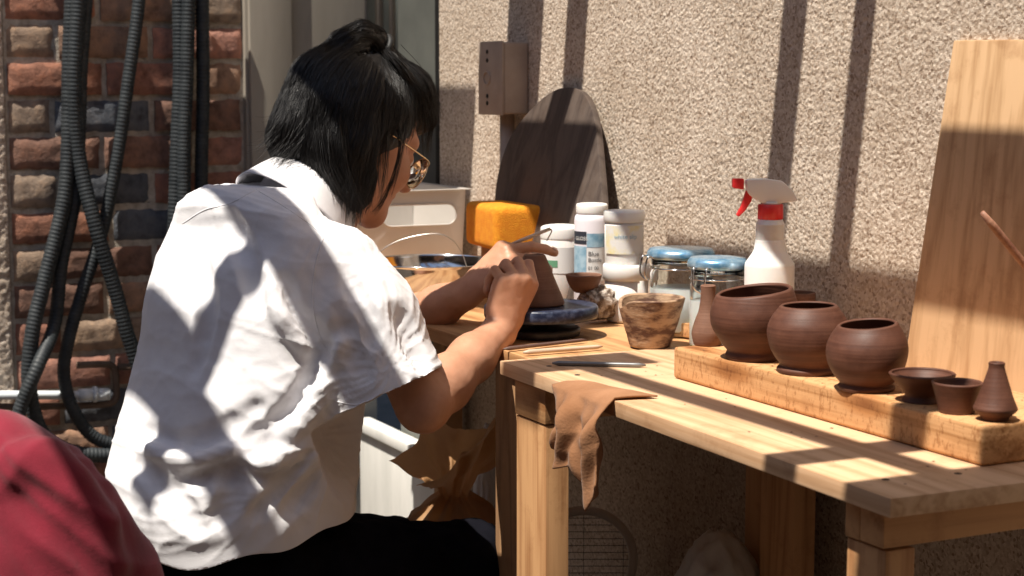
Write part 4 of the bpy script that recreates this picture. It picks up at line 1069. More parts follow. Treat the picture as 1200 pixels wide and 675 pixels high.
# right hand: back of the hand to the camera, fist closed round the tool
dR = nrm_(Rt*.36+np.array([0, 0, .93])+Fh*.10)
nR = nrm_(-Fh*.80+Rt*.55+UZ*.1)
c_ = [R(62), R(80), R(35)]
tR = hand(wrR, dR, nR, 1, [[R(48), R(72), R(30)], [R(60), R(78), R(35)], [R(66), R(80), R(38)], [R(70), R(82), R(40)]], [0, 0, -.02, -.06],
     [(.75, .35, -.55), (.75, -.05, -.65), (.6, -.3, -.7)], .95)
# left hand: arched over the cone from behind
dL = nrm_(Rt*.72+UZ*.69-Fh*.05)
nL = nrm_(-Rt*.45+UZ*.60-Fh*.62)
tL = hand(wrL, dL, nL, -1, [[R(66), R(28), R(10)], [R(46), R(20), R(8)], [R(52), R(30), R(14)], [R(62), R(36), R(16)]], [.05, .0, -.06, -.14],
     [(.45, .5, -.7), (.75, .1, -.6), (.85, -.1, -.45)])
print('tips R', [proj(t)[:2] for t in tR], 'L', [proj(t)[:2] for t in tL])
V, Q = B.extract(); V = relax(V, Q, 2, .45)
N_ = vnorm(V, Q)
d_ = np.array([noise.noise(Vector(v)*55)*.0006+noise.noise(Vector(v)*160)*.0003 for v in V]); V = V+N_*d_[:, None]
person = link('person', npmesh(V-HIP, Q), M['skin'], None, True, HIP)
tag(person, 'seated person in white short-sleeved shirt and glasses, black hair half tied up, carving a pot', 'person')
def child(name, V, Q, mat): return link(name, npmesh(V-HIP, Q), mat, person)
b = MB()
for P_, d1, n1, rr in nails:
    s1 = np.cross(d1, n1); 
    V_ = [P_+d1*.0055*math.cos(t)+s1*rr*.85*math.sin(t)+n1*(rr*.42*math.cos(math.sin(t)*1.1)) -HIP for t in np.linspace(0, 2*math.pi, 12, endpoint=False)]
    MB().add(V_+[P_+n1*rr*.55-HIP], [(k, (k+1) % 12, 12) for k in range(12)]).build('fingernail', M['nail'], person)
pass
for s_ in (-1, 1):
    bm = bmesh.new(); bmesh.ops.create_uvsphere(bm, u_segments=24, v_segments=16, radius=.0118); me = bpy.data.meshes.new('m'); bm.to_mesh(me); bm.free()
    e = link('eye', me, M['eye'], person, True, hd(s_*.030, .0745, -.010)-HIP)
    Pn = hd(s_*.030, .0745, -.010)+(g*.85-h*.5)*.0098/.986
    bm = bmesh.new(); bmesh.ops.create_uvsphere(bm, u_segments=16, v_segments=10, radius=.005); me = bpy.data.meshes.new('m'); bm.to_mesh(me); bm.free()
    link('iris', me, M['pupil'], e, True, Pn-hd(s_*.030, .0745, -.010))
b = MB(); b.lathe(smooth_prof([(.001, -.0015), (.014, -.001), (.019, 0)], 3), 24, sy=.35)
# glasses
gl = bpy.data.objects.new('glasses', None); col.objects.link(gl); gl.parent = person; gl.empty_display_size = .02
b = MB(); bl = MB()
for s_ in (-1, 1):
    cG = hd(s_*.034, .100, -.020); rx, rz = .026, .024
    ringp = [cG+r*rx*math.cos(t)+h*rz*math.sin(t)-g*.004*abs(math.cos(t))*(1 if math.cos(t)*s_ > 0 else 0) for t in np.linspace(0, 2*math.pi, 36, endpoint=False)]
    b.tube([p-HIP for p in ringp], .0010, 8, closed=True)
    bl.add([p-HIP for p in ringp]+[cG-HIP], [(k, (k+1) % 36, 36) for k in range(36)])
    b.tube([p-HIP for p in spline([hd(s_*.061, .095, -.010), hd(s_*.071, .085, -.006), hd(s_*.077, .04, -.004), hd(s_*.080, .004, -.004), hd(s_*.079, -.014, -.018)], 6)], .0012, 8)
b.tube([p-HIP for p in spline([hd(-.008, .100, -.010), hd(0, .103, -.007), hd(.008, .100, -.010)], 5)], .0011, 8)
b.build('frame', M['gold'], gl); o = bl.build('lens', M['lens'], gl); o.modifiers.new('s', 'SOLIDIFY').thickness = .0012

# ------------------------------------------------ shirt
lv = [  # photo row, left, right outline, half width across the shoulders
    (214, 278, 325, .065), (225, 250, 340, .108), (240, 227, 352, .140), (266, 202, 385, .168), (300, 187, 432, .190), (350, 174, 440, .196), (400, 168, 440, .200), (450, 155, 434, .206),
    (500, 142, 424, .200), (550, 130, 416, .193), (590, 128, 412, .188), (625, 135, 408, .184), (680, 150, 404, .180)]
zs_, cs_, as_, bs_ = [], [], [], []
vd_ = nrm_(np.array([-.968, .298, 0])); kr, kf = abs(np.dot(np.cross(vd_, UZ), pr_)), abs(np.dot(np.cross(vd_, UZ), pf))
for y_, L_, R__, a_ in lv:
    m_ = pp((L_+R__)/2, y_); w_ = (R__-L_)/2*mm(m_); bb = math.sqrt(max(w_*w_-(kr*a_)**2, .06**2))/kf
    zs_.append(m_[2]); cs_.append(np.dot(m_-HIP, pf)); as_.append(a_); bs_.append(bb)
zs_, cs_, as_, bs_ = [np.array(q)[::-1] for q in (zs_, cs_, as_, bs_)]
print('shirt depth', bs_.round(3))
hemz = pp(270, 640)[2]
S = Field(np.array([-1.45, -.62, .40]), np.array([-.60, .22, 1.02]), .0033)
def torso(X, Y, Z):
    lat = (X-HIP[0])*pr_[0]+(Y-HIP[1])*pr_[1]; dep = (X-HIP[0])*pf[0]+(Y-HIP[1])*pf[1]
    a = np.interp(Z, zs_, as_); b_ = np.interp(Z, zs_, bs_); c = np.interp(Z, zs_, cs_)
    u = lat/a; v_ = (dep-c)/b_
    k0 = (np.abs(u)**2.25+np.abs(v_)**2.25)**(1/2.25)
    d = (k0-1)*np.minimum(a, b_)*.9
    return np.maximum(d, (Z-zs_[-1])*.8)
S.custom(S.lo, S.lo+(S.n-1)*S.h, torso, 0)
# shoulder slope and yoke
ny = neck-UZ*.035
S.chain([shL+UZ*.0, pp(318, 262, -.07), pp(340, 280, .0), pp(372, 318, .08), shR-UZ*.016], [.055, .053, .050, .048, .050], .030)
# sleeves
hR = pp(452, 447, .212)
S.chain([shR-UZ*.012, shR+(hR-shR)*.5, hR+nrm_(hR-shR)*.035], [.055, .076, .086], .03)
hL = shL+(elL-shL)*.62
S.chain([shL, shL+(hL-shL)*.5, hL+nrm_(hL-shL)*.02], [.064, .072, .078], .035)
for hm, sh, e_ in ((hR, shR, elR), (hL, shL, elL)):      # cut the cuffs square and hollow them
    n_ = nrm_(hm-sh); n_ = nrm_(n_+(pf*.10 if hm is hR else 0))
    P0 = hm+n_*.018
    lo_ = P0-.2; hi_ = P0+.2
    def cutf(X, Y, Z, P0=P0, n_=n_):
        t = (X-P0[0])*n_[0]+(Y-P0[1])*n_[1]+(Z-P0[2])*n_[2]
        rad = np.sqrt(np.maximum((X-P0[0])**2+(Y-P0[1])**2+(Z-P0[2])**2-t*t, 0))
        return np.maximum(-t, rad-.125)
    S.custom(lo_, hi_, cutf, .004, 'sub')
    S.cone(hm-n_*.05, hm+n_*.06, .052, .082, .004, 'sub')
# neck opening
S.cone(neck-UZ*.022+pf*.012, neck+UZ*.09+pf*.06, .058, .070, .006, 'sub')
# creases: ridges and hollows that follow the cloth
def crease(pts, lat, rad, depth, op='sub', k=.014):
    P_ = [pp(a, c, lat) for a, c in pts]
    # push the line onto the surface by marching towards the camera from inside
    out = []
    for q in P_:
        d = nrm_(CP-q); t = -.05
        best = q
        for t in np.arange(-.20, .32, .004):
            x = q+d*t; i = np.round((x-S.lo)/S.h).astype(int)
            if (i < 0).any() or (i >= S.n).any(): continue
            if S.A[tuple(i)] < 0: best = x
        out.append(best+d*(rad-depth))
    runs = [[out[0]]]
    for q in out[1:]:
        if np.linalg.norm(q-runs[-1][-1]) > .03: runs.append([])
        runs[-1].append(q)
    out = max(runs, key=len)
    if len(out) < 4: return
    n_ = len(out)
    rs = [rad*(.55+.45*math.sin(math.pi*min(max(i/(n_-1), .12), .88))) for i in range(n_)]
    S.chain(out, rs, k, op)
def sp2(p): return [tuple(q) for q in spline([np.array(t, float) for t in p], 4)]
for c_ in ([(392, 392), (372, 430), (352, 470), (318, 500), (285, 515)], [(330, 330), (345, 370), (372, 402), (385, 440)], [(300, 530), (335, 508), (362, 470)],
           [(200, 570), (250, 552), (310, 560), (352, 540)], [(165, 505), (205, 520), (255, 505), (300, 478)], [(160, 545), (200, 580), (225, 620)], [(300, 605), (330, 570), (360, 520)],
           [(262, 250), (285, 300), (300, 360)], [(230, 300), (238, 360), (225, 430)], [(405, 320), (425, 360), (436, 400)], [(470, 360), (486, 395), (500, 425)], [(398, 360), (405, 400), (425, 440)],
           [(340, 600), (372, 560), (392, 500)], [(250, 610), (270, 580), (262, 540)]):
    crease(sp2(c_), .12, .011, .0030)
for c_ in ([(400, 400), (384, 440), (366, 480), (330, 512)], [(300, 545), (345, 530), (380, 490)], [(175, 525), (220, 540), (270, 528)], [(318, 338), (332, 375), (360, 410)]):
    crease(sp2(c_), .12, .010, .004, 'add')
V, Q = S.extract(); V = relax(V, Q, 3, .5)
# hem: slice along a slightly rising line
hA, hB_ = pp(185, 657, .05), pp(400, 612, .17)
N_ = vnorm(V, Q)
ANC = [(pp(388, 415, .14), 11, .0048, .16, 1.0), (pp(352, 505, .1), 9, .0045, .17, 2.0), (pp(235, 545, 0), 8, .0045, .16, 3.0), (pp(300, 250, 0), 9, .0026, .20, 4.0),
       (pp(400, 300, .14), 10, .0024, .14, 7.0)]
fa = nrm_(-UZ*.8+pf*.45+pr_*.1); fb = nrm_(np.cross(fa, pr_))
def ridge(n, s=3.2):          # crisp crest, broad trough
    n = abs(n)*2; return math.exp(-n*s)
def fold(v):
    q = v-HIP; a_, b_, c_ = np.dot(q, fa), np.dot(q, fb), np.dot(q, pr_)
    wp = noise.noise((a_*6, b_*6, c_*6)); wq = noise.noise((a_*22, b_*22, c_*22+4))
    d = 0
    for P_, fr, A_, L_, sd in ANC:
        e = v-P_; x, y, z_ = np.dot(e, pf), np.dot(e, pr_), e[2]; rr_ = math.sqrt(x*x+y*y*.5+z_*z_)
        ph = math.atan2(z_, x+1e-6)
        m = noise.noise((math.cos(ph)*fr*.45+sd*7, math.sin(ph)*fr*.45+wp*.8, rr_*2.2+wq*.25))
        fade = math.exp(-(rr_/L_)**2)*min(1, rr_/.07)
        d += (ridge(m)-.35)*A_*fade*1.25
    low = max(0, min(1, (.76-v[2])/.2))
    hb1 = noise.noise((a_*17+wp*2.5, b_*4, c_*4+9)); n2 = noise.noise((a_*9+5, b_*22+wp*2, c_*22)); n3 = noise.noise((a_*30, b_*62+wp*3, c_*62))
    return d*.52+(ridge(hb1, 2.2)-.35)*.0030*low+(ridge(n2, 2.5)-.3)*.0010+n3*.0005+wp*.004
dep = (V-HIP)@pf
hz_ = np.interp(dep, [np.dot(hA-HIP, pf), np.dot(hB_-HIP, pf)], [hA[2], hB_[2]])+.004*np.sin(dep*60)+.003*np.sin((V-HIP)@pr_*45)
keep = V[:, 2] > hz_-.004
low_ = V[:, 2] < hz_
V[low_, 2] = hz_[low_]
D = np.array([fold(v) for v in V])-.003
NS = N_.copy(); hw__ = np.clip((V[:, 2]-hz_)/.02, 0, 1); NS[:, 2] *= hw__; V = V+NS*(D*(.35+.65*hw__))[:, None]
Qk = Q[keep[Q].all(1)]
used = np.unique(Qk); mp_ = -np.ones(len(V), int); mp_[used] = np.arange(len(used))
shirt = child('shirt', V[used], mp_[Qk], M['shirt'])
from mathutils.bvhtree import BVHTree
sbv = BVHTree.FromPolygons([Vector(v) for v in V[used]], [tuple(int(k) for k in q) for q in mp_[Qk]])
def on_shirt(px_, py_, lift=.0):
    d = ray(px_, py_); d = d/np.linalg.norm(d); loc, n_, i_, t_ = sbv.ray_cast(Vector(CP), Vector(d))
    return None if loc is None else np.array(loc)+np.array(n_)*lift
def seam(pts, rad=.0010, double=0, stitch=True):
    L_ = [on_shirt(a, c, -rad*.25) for a, c in spline([np.array(p, float) for p in pts], 14)]; L_ = [p for p in L_ if p is not None]
    out = [L_[0]]
    for p in L_[1:]:
        if np.linalg.norm(p-out[-1]) < .02: out.append(p)
        else: break
    if len(out) < 5: return
    o = MB().tube([p-HIP for p in out], rad, 6).build('seam', M['shirt'], shirt)
seam([(386, 262), (372, 300), (366, 345), (374, 392), (392, 425)])
seam([(392, 470), (420, 474), (452, 462), (480, 444), (507, 418)])
seam([(300, 222), (270, 238), (240, 246), (214, 262)])
seam([(300, 222), (330, 240), (362, 262), (385, 282)])

# collar: a folded band round the neck
nc = pp(353, 241)+UZ*.0; tl = nrm_(UZ*1.0+pf*.85)
cu, cv = pr_, nrm_(np.cross(tl, pr_))
def collarf(u, v):
    a = -math.pi/2+(u-.5)*2*math.pi*.90       # gap at the front
    # cv is backwards or forwards: make sure a=-90deg points to the back
    fw_ = cv if np.dot(cv, pf) > 0 else -cv
    dirn = cu*math.cos(a)+fw_*math.sin(a)
    if v < .35: t = v/.35; rad = .068-.004*t; hgt = -.040+.070*t
    elif v < .45: t = (v-.35)/.1; rad = .064+.007*t; hgt = .030+.004*math.sin(t*math.pi)
    else: t = (v-.45)/.55; rad = .071+.024*t; hgt = .030-.046*t-.012*t*abs(u-.5)*2
    rad *= 1+.05*noise.noise((u*9, v*2, 4))
    p = nc+dirn*rad*(1.0 if abs(math.cos(a)) < 2 else 1)+tl*hgt
    return tuple(p-HIP)
V_, F_ = grid(90, 24, collarf)
cl = MB().add(V_, F_).build('collar', M['shirt'], shirt); cl.modifiers.new('s', 'SOLIDIFY').thickness = .0022
# sleeve cuffs (turned hem)
for hm, sh in ((hR, shR), (hL, shL)):
    pass

# ------------------------------------------------ trousers, legs, shoes
zseat = .44
P3 = Field(np.array([-1.45, -.62, 0.02]), np.array([-.75, .38, .60]), .0055)
hpR, hpL = HIP+pr_*.085-UZ*.045, HIP-pr_*.085-UZ*.045
knR = pp(548, 668, .10); knL = pp(535, 664, -.12)
P3.ell(HIP-pf*.015-UZ*.035, (.155, .105, .085), (pr_, pf, UZ), .02)
for hp3, kn in ((hpR, knR), (hpL, knL)):
    P3.cone(hp3, kn, .078, .064, .03)
    ank = np.array([kn[0], kn[1], .10])+pf*.01-pf*.05
    P3.cone(kn, ank, .064, .050, .03)
V, Q = P3.extract(); V = relax(V, Q, 2)
N_ = vnorm(V, Q); D = np.array([(1-2*abs(noise.noise(Vector(v)*14)))*.006+(1-2*abs(noise.noise(Vector(v)*33)))*.003 for v in V]); V = V+N_*D[:, None]
child('trousers', V, Q, M['trousers'])
for kn, nm in ((knR, 'a'), (knL, 'b')):
    f0 = np.array([kn[0], kn[1], 0])-pf*.045
    F3 = Field(f0-.22, f0+np.array([.22, .32, .16]), .006)
    F3.cone(f0+UZ*.04-pf*.03, f0+UZ*.035+pf*.15, .038, .034, .02); F3.cone(f0+UZ*.10-pf*.01, f0+UZ*.05-pf*.01, .04, .042, .02)
    V, Q = F3.extract(); V[:, 2] = np.maximum(V[:, 2], .003); child('shoe', V, Q, M['black'])

# ------------------------------------------------ stool under the person
st = thing('stool', (HIP[0]-.03*pf[0], HIP[1]-.03*pf[1], 0), 'low round wooden stool carrying the seated person', 'stool')
zst = HIP[2]-.118
MB().lathe(smooth_prof([(.01, zst-.03), (.15, zst-.03), (.165, zst-.02), (.165, zst-.006), (.155, zst), (.01, zst)], 4), 48, cap1=True).build('seat', M['dark_board'], st)
for a in (.8, 2.4, 3.9, 5.5): MB().tube([(.11*math.cos(a), .11*math.sin(a), zst-.032), (.16*math.cos(a), .16*math.sin(a), 0)], [.016, .012], 14).build('leg', M['dark_board'], st)

# ------------------------------------------------ hair
Hf = Field(HO-np.array([.26, .26, .26]), HO+np.array([.26, .26, .26]), .0032)
hp2 = lambda x, y, lat=0: pp(x, y, lat)
Hf.ell(hd(0, -.018, .020), (.081, .092, .083), AX, 0)
Hf.cone(hp2(412, 108), hp2(424, 84), .062, .032, .02)
Hf.chain([hp2(405, 72), hp2(408, 54), hp2(424, 42), hp2(440, 46), hp2(449, 56)], [.026, .022, .019, .015, .011], .006)                            # bump of the pony tail
Hf.cone(hp2(434, 98), hp2(464, 112, .0), .030, .036, .03)
Hf.cone(hp2(451, 62), hp2(477, 108, .02), .011, .030, .012)                     # front hair down to the fringe
Hf.cone(hp2(477, 108, .02), hp2(492, 138, .02), .031, .022, .03)
Hf.cone(hp2(388, 108, 0), hp2(356, 162, .0), .058, .046, .04)                  # back mass
Hf.chain([hp2(360, 156, .0), hp2(378, 184, .02), hp2(408, 202, .05)], [.042, .034, .022], .03)
Hf.chain([hp2(420, 120, .045), hp2(414, 165, .060), hp2(414, 205, .066), hp2(424, 232, .068)], [.05, .034, .018, .007], .03)
Hf.ell(hd(.085, -.004, -.036), (.030, .022, .026), AX, .006, 'sub')
Hf.chain([hp2(400, 130, .05), hp2(398, 180, .06), hp2(402, 215, .062), hp2(412, 236, .062)], [.04, .032, .020, .010], .03)
for a_ in ((421, 64), (428, 63), (436, 62)): Hf.cone(hp2(*a_, -.09), hp2(*a_, .09), .0042, .0042, .003, 'sub')
# keep the face free
Hf.ell(hd(0, .102, -.062), (.11, .085, .086), AX, .008, 'sub')
Hf.ell(hd(.055, .064, -.075), (.035, .036, .055), AX, .012, 'sub')
V, Q = Hf.extract(); V = relax(V, Q, 3, .5); N_ = vnorm(V, Q)
tie = hp2(447, 56)
def flow(p, n):
    # combed away from the tie near the top, falling lower down
    a = p-tie; dist = np.linalg.norm(a); a = a/(dist+1e-9)
    fwd_ = np.dot(p-tie, g_)
    w_ = max(0.0, 1-dist/.22)
    d = a*(.35+w_)+np.array([0, 0, -1.0])*(1.15-w_)+(-g_*.25 if fwd_ < -.03 else g_*.05)
    d = d-n*np.dot(d, n); return d/(np.linalg.norm(d)+1e-9)
# grooves in the base mass follow the flow: noise in the coordinates around the tie
D = np.empty(len(V))
for i, v in enumerate(V):
    q = v-tie; a = math.atan2(np.dot(q, pr_), np.dot(q, g_)); b_ = np.dot(q, h_)/(np.linalg.norm(q)+.02)
    D[i] = (1-2*abs(noise.noise((a*9, b_*9, np.linalg.norm(q)*4))))*.0020+noise.noise((a*40, b_*40, 1))*.0010
V = V+N_*D[:, None]
hairo = child('hair', V, Q, M['hair'])
# strands combed over the mass
from mathutils.bvhtree import BVHTree
bv = BVHTree.FromPolygons([Vector(v) for v in V], [tuple(int(k) for k in q) for q in Q])
HV = V.copy(); HN = vnorm(V, Q)
sV = []; sF = []
hc0, hc1 = hp2(421, 64), hp2(436, 62)
def hole(x):
    e = hc1-hc0; t = min(1, max(0, np.dot(x-hc0, e)/np.dot(e, e))); q = x-hc0-e*t; q = q-pr_*np.dot(q, pr_); return np.linalg.norm(q) < .0062
cand = rng.permutation(len(HV))[:8200]
for ci in cand:
    p = HV[ci].copy(); n = HN[ci]
    L_ = rng.uniform(.05, .13)*(.6 if (p-HO)@UZ < -.03 else 1); stp = .006; k = int(L_/stp); off_ = rng.uniform(.0002, .0022); pts = []; jit = rng.normal(0, .065, 3); vel = None; free = False
    low = np.dot(p-HO, UZ) < -.01
    for i in range(k):
        if not free:
            loc, nn, _, dist = bv.find_nearest(Vector(p))
            if loc is None: break
            nn = np.array(nn); base = np.array(loc)
            f_ = flow(base, nn)+jit*.35
            if vel is None: vel = f_
            vel = nrm_(vel*.6+f_*.4)
            lift = off_+(.0035*(i/k)**2 if rng.random() < .9 else .006*(i/k)**2)
            pts.append(base+nn*lift)
            p = base+vel*stp
            # running off the lower edge: fall freely
            if nn[2] < -.55: free = True; 
        else:
            vel = nrm_(vel*.75+np.array([0, 0, -.35])+jit*.12); pts.append(pts[-1]+vel*stp)
            if len(pts) > 3 and sum(1 for _ in (0,)) and i > k*.8: pass
    if len(pts) < 4: continue
    if any(hole(x) for x in pts): continue
    # do not cross the face
    q = pts[-1]-HO
    if np.dot(q, g) > .070 and np.dot(q, h) < .012: continue
    if np.dot(q, g) > .022 and np.dot(q, h) < -.015: continue
    w0 = rng.uniform(.00026, .0005); base = len(sV); m_ = len(pts)
    for i, x in enumerate(pts):
        t = pts[min(i+1, m_-1)]-pts[max(i-1, 0)]; t = t/(np.linalg.norm(t)+1e-9)
        a = nrm_(np.cross(t, [.3, .5, .81])); b_ = np.cross(t, a); rr = w0*(1-.75*i/(m_-1))*(.6 if i == 0 else 1)
        for j in range(3):
            an = j*2.0944; sV.append(x+(a*math.cos(an)+b_*math.sin(an))*rr)
    for i in range(m_-1):
        for j in range(3):
            j2 = (j+1) % 3; sF.append((base+i*3+j, base+i*3+j2, base+i*3+3+j2, base+i*3+3+j))
def longlock(px_pts, lats, nst, spread, w0=.0005):
    P_ = spline([pp(a, c, l) for (a, c), l in zip(px_pts, lats)], 7); m_ = len(P_)
    for s_ in range(nst):
        o1 = rng.normal(0, spread, 3); o2 = rng.normal(0, spread*1.4, 3); base = len(sV)
        cut = int(m_*rng.uniform(.75, 1)); 
        for i in range(cut):
            x = P_[i]+o1*(1-i/m_)+o2*(i/m_); t = nrm_(P_[min(i+1, m_-1)]-P_[max(i-1, 0)]); a = nrm_(np.cross(t, [.3, .5, .81])); b_ = np.cross(t, a); rr = w0*(1-.7*i/cut)
            for j in range(3): an = j*2.0944; sV.append(x+(a*math.cos(an)+b_*math.sin(an))*rr)
        for i in range(cut-1):
            for j in range(3): j2 = (j+1) % 3; sF.append((base+i*3+j, base+i*3+j2, base+i*3+3+j2, base+i*3+3+j))
longlock([(462, 130), (470, 165), (462, 205), (446, 240), (436, 250)], [.075, .086, .088, .082, .078], 26, .0022)
longlock([(450, 120), (453, 170), (448, 215), (440, 243)], [.085, .092, .092, .086], 14, .0025)
longlock([(415, 120), (416, 170), (420, 215), (428, 246)], [.09, .094, .09, .085], 36, .004)
longlock([(400, 140), (405, 185), (414, 220), (426, 246)], [.09, .10, .096, .09], 50, .005)
longlock([(380, 150), (385, 190), (400, 222), (412, 238)], [.07, .085, .085, .08], 60, .007)
longlock([(478, 120), (476, 150), (470, 185), (462, 215), (455, 236)], [.06, .078, .084, .084, .08], 10, .0016)
longlock([(375, 110), (340, 140), (322, 165), (308, 172)], [.0, .0, .0, .0], 90, .011)
longlock([(380, 120), (350, 160), (330, 185), (318, 196)], [.03, .03, .02, .02], 90, .010)
longlock([(390, 150), (372, 190), (366, 215), (372, 228)], [.05, .05, .05, .05], 70, .009)
longlock([(400, 150), (390, 195), (396, 220), (402, 232)], [.06, .07, .07, .07], 60, .007)
longlock([(456, 64), (486, 88), (505, 116), (509, 142)], [.01, .02, .02, .02], 90, .006)
longlock([(452, 64), (472, 86), (492, 118), (499, 140)], [.03, .052, .05, .05], 90, .006)
longlock([(450, 60), (462, 70), (478, 88), (492, 108)], [.01, .03, .035, .03], 50, .004)
longlock([(448, 55), (438, 38), (423, 31), (406, 44), (398, 66)], [.0, .008, .01, .012, .02], 90, .0035, .0004)
longlock([(448, 57), (438, 46), (423, 42), (409, 54), (404, 72)], [.016, .020, .022, .026, .03], 70, .003, .0004)
child('hair_strands', np.array(sV), np.array(sF), M['hair']).parent = hairo
tq = nrm_(hp2(460, 66)-hp2(438, 50)); ta = nrm_(np.cross(tq, UZ)); tb2 = np.cross(tq, ta)
o = MB().tube([tie+ta*.0185*math.cos(t)+tb2*.0185*math.sin(t)-HIP for t in np.linspace(0, 2*math.pi, 24, endpoint=False)], .0052, 10, closed=True).build('hair_tie', M['black'], hairo)

# ------------------------------------------------ carving tool held in the left hand
A = onp(590, 290, (tL[0]+tL[1])/2-Fh*.03, Fh); B_ = onp(645, 268, (tL[0]+tL[1])/2-Fh*.03, Fh)
o = MB().tube([A, A+(B_-A)*.5, B_], [.0022, .003, .0028], 12).tube(spline([B_, B_+Rt*.002-UZ*.004, B_-Rt*.003-UZ*.014, B_-Rt*.006-UZ*.019], 5), .0010, 8).build('carving_tool', M['pale_tool']); tag(o, 'thin pale carving tool held in the fingers above the clay cone', 'tool')

# ------------------------------------------------ red jacket over a chair back (left foreground)
JP = onz(90, 675, .62)
jc = CP+ray(40, 600)*(1.75/np.dot(ray(40, 600), Fw))
def jp(px, py, d=0): q = CP+ray(px, py)*((1.75+d)/np.dot(ray(px, py), Fw)); return q
ch = thing('chair', (jc[0], jc[1], 0), 'chair hidden under the red jacket', 'chair')
J = Field(jc-np.array([.36, .36, .34]), jc+np.array([.36, .36, .20]), .0034)
J.chain([jp(-120, 545, .08), jp(-40, 525, .04), jp(2, 527, .0), jp(30, 550, .0), jp(68, 592, .01), jp(100, 632, .02), jp(134, 690, .03), jp(160, 760, .04)], [.03, .034, .030, .030, .034, .036, .036, .036], .03)
J.chain([jp(-120, 620, .08), jp(-40, 600, .03), jp(20, 600, 0), jp(70, 650, 0), jp(110, 720, .02)], [.06, .06, .05, .05, .05], .05)
J.chain([jp(-120, 760, .06), jp(-20, 740, .02), jp(60, 760, 0)], [.10, .09, .08], .06)
J.chain([jp(-60, 680, .02), jp(20, 680, 0), jp(80, 760, 0)], [.075, .06, .05], .06)
for pts in ([(-10, 575), (22, 556), (46, 540), (60, 556), (64, 610), (74, 690)], [(60, 545), (88, 575), (108, 620), (120, 690)], [(10, 600), (6, 640), (12, 700)]):
    P_ = [jp(a, c, -.040) for a, c in sp2(pts)]; J.chain(P_, [.011]*len(P_), .022)
V, Q = J.extract(); V = relax(V, Q, 8); N_ = vnorm(V, Q)
def jf(v):
    w_ = noise.noise((v[0]*6, v[1]*6, v[2]*6)); a_, b_ = np.dot(v-jc, Rt), v[2]-jc[2]; ph = math.atan2(b_-.12, a_+.10)
    return (ridge(noise.noise((math.cos(ph)*5, math.sin(ph)*5+w_, 3)), 2.4)-.35)*.008+(ridge(noise.noise((a_*14+w_*2, b_*5, 1)), 2.0)-.3)*.005
D = np.array([jf(v) for v in V]); V = V+N_*D[:, None]; V = relax(V, Q, 4, .5)
J0 = np.array([jc[0], jc[1], jc[2]-.2]); jk = link('red_jacket', npmesh(V-J0, Q), M['jacket'], None, True, J0); tag(jk, 'dark red cotton jacket draped over a chair back in the left foreground', 'jacket')
ch.rotation_euler.z = math.atan2(Rt[1], Rt[0])+math.pi
zj = jp(0, 530)[2]
b = MB(); b.box((.01, -.010, .40), (.16, .010, zj-.085)); b.build('backrest', M['dark_board'], ch, bevel=.01)
b = MB(); b.box((.0, .0105, .40), (.19, .30, .43)); b.build('seat', M['dark_board'], ch, bevel=.008)
for a, c in ((.02, .03), (.17, .03), (.02, .27), (.17, .27)): MB().tube([(a, c, 0), (a, c, .40)], .014, 12).build('leg', M['dark_board'], ch)

# ------------------------------------------------ unseen overhead trellis inferred from stripes, its slats cut to throw each shade
SUN = np.array([.13, -.42, 1.0])      # towards the sun: (x, y, z)
ZC = 1.98
def up_to(P, z=ZC): P = np.array(P, float); return P+SUN*(z-P[2])
def X_wall(px, py): return up_to(ony(px, py, WY-.003))[0]
G3 = 'unseen overhead slats cut to throw the shade'
def slat(x0, x1, y0, y1, label, z=ZC, th=.022):
    b = MB(); cx, cy = (x0+x1)/2, (y0+y1)/2
    b.box((x0-cx, y0-cy, 0), (x1-cx, y1-cy, th)); o = b.build('shade_slat', M['slat'], None, bevel=.002, loc=(cx, cy, z)); tag(o, label, 'slat', G3)
yw0, yw1 = up_to((0, WY, 1.32))[1]-.02, WY
def wallslat(pa, pb, y0, n):
    a, c = X_wall(*pa), X_wall(*pb); slat(min(a, c), max(a, c), y0, WY-.01, 'overhead trellis slat reaching out from the stucco wall, shading it with an upright stripe')
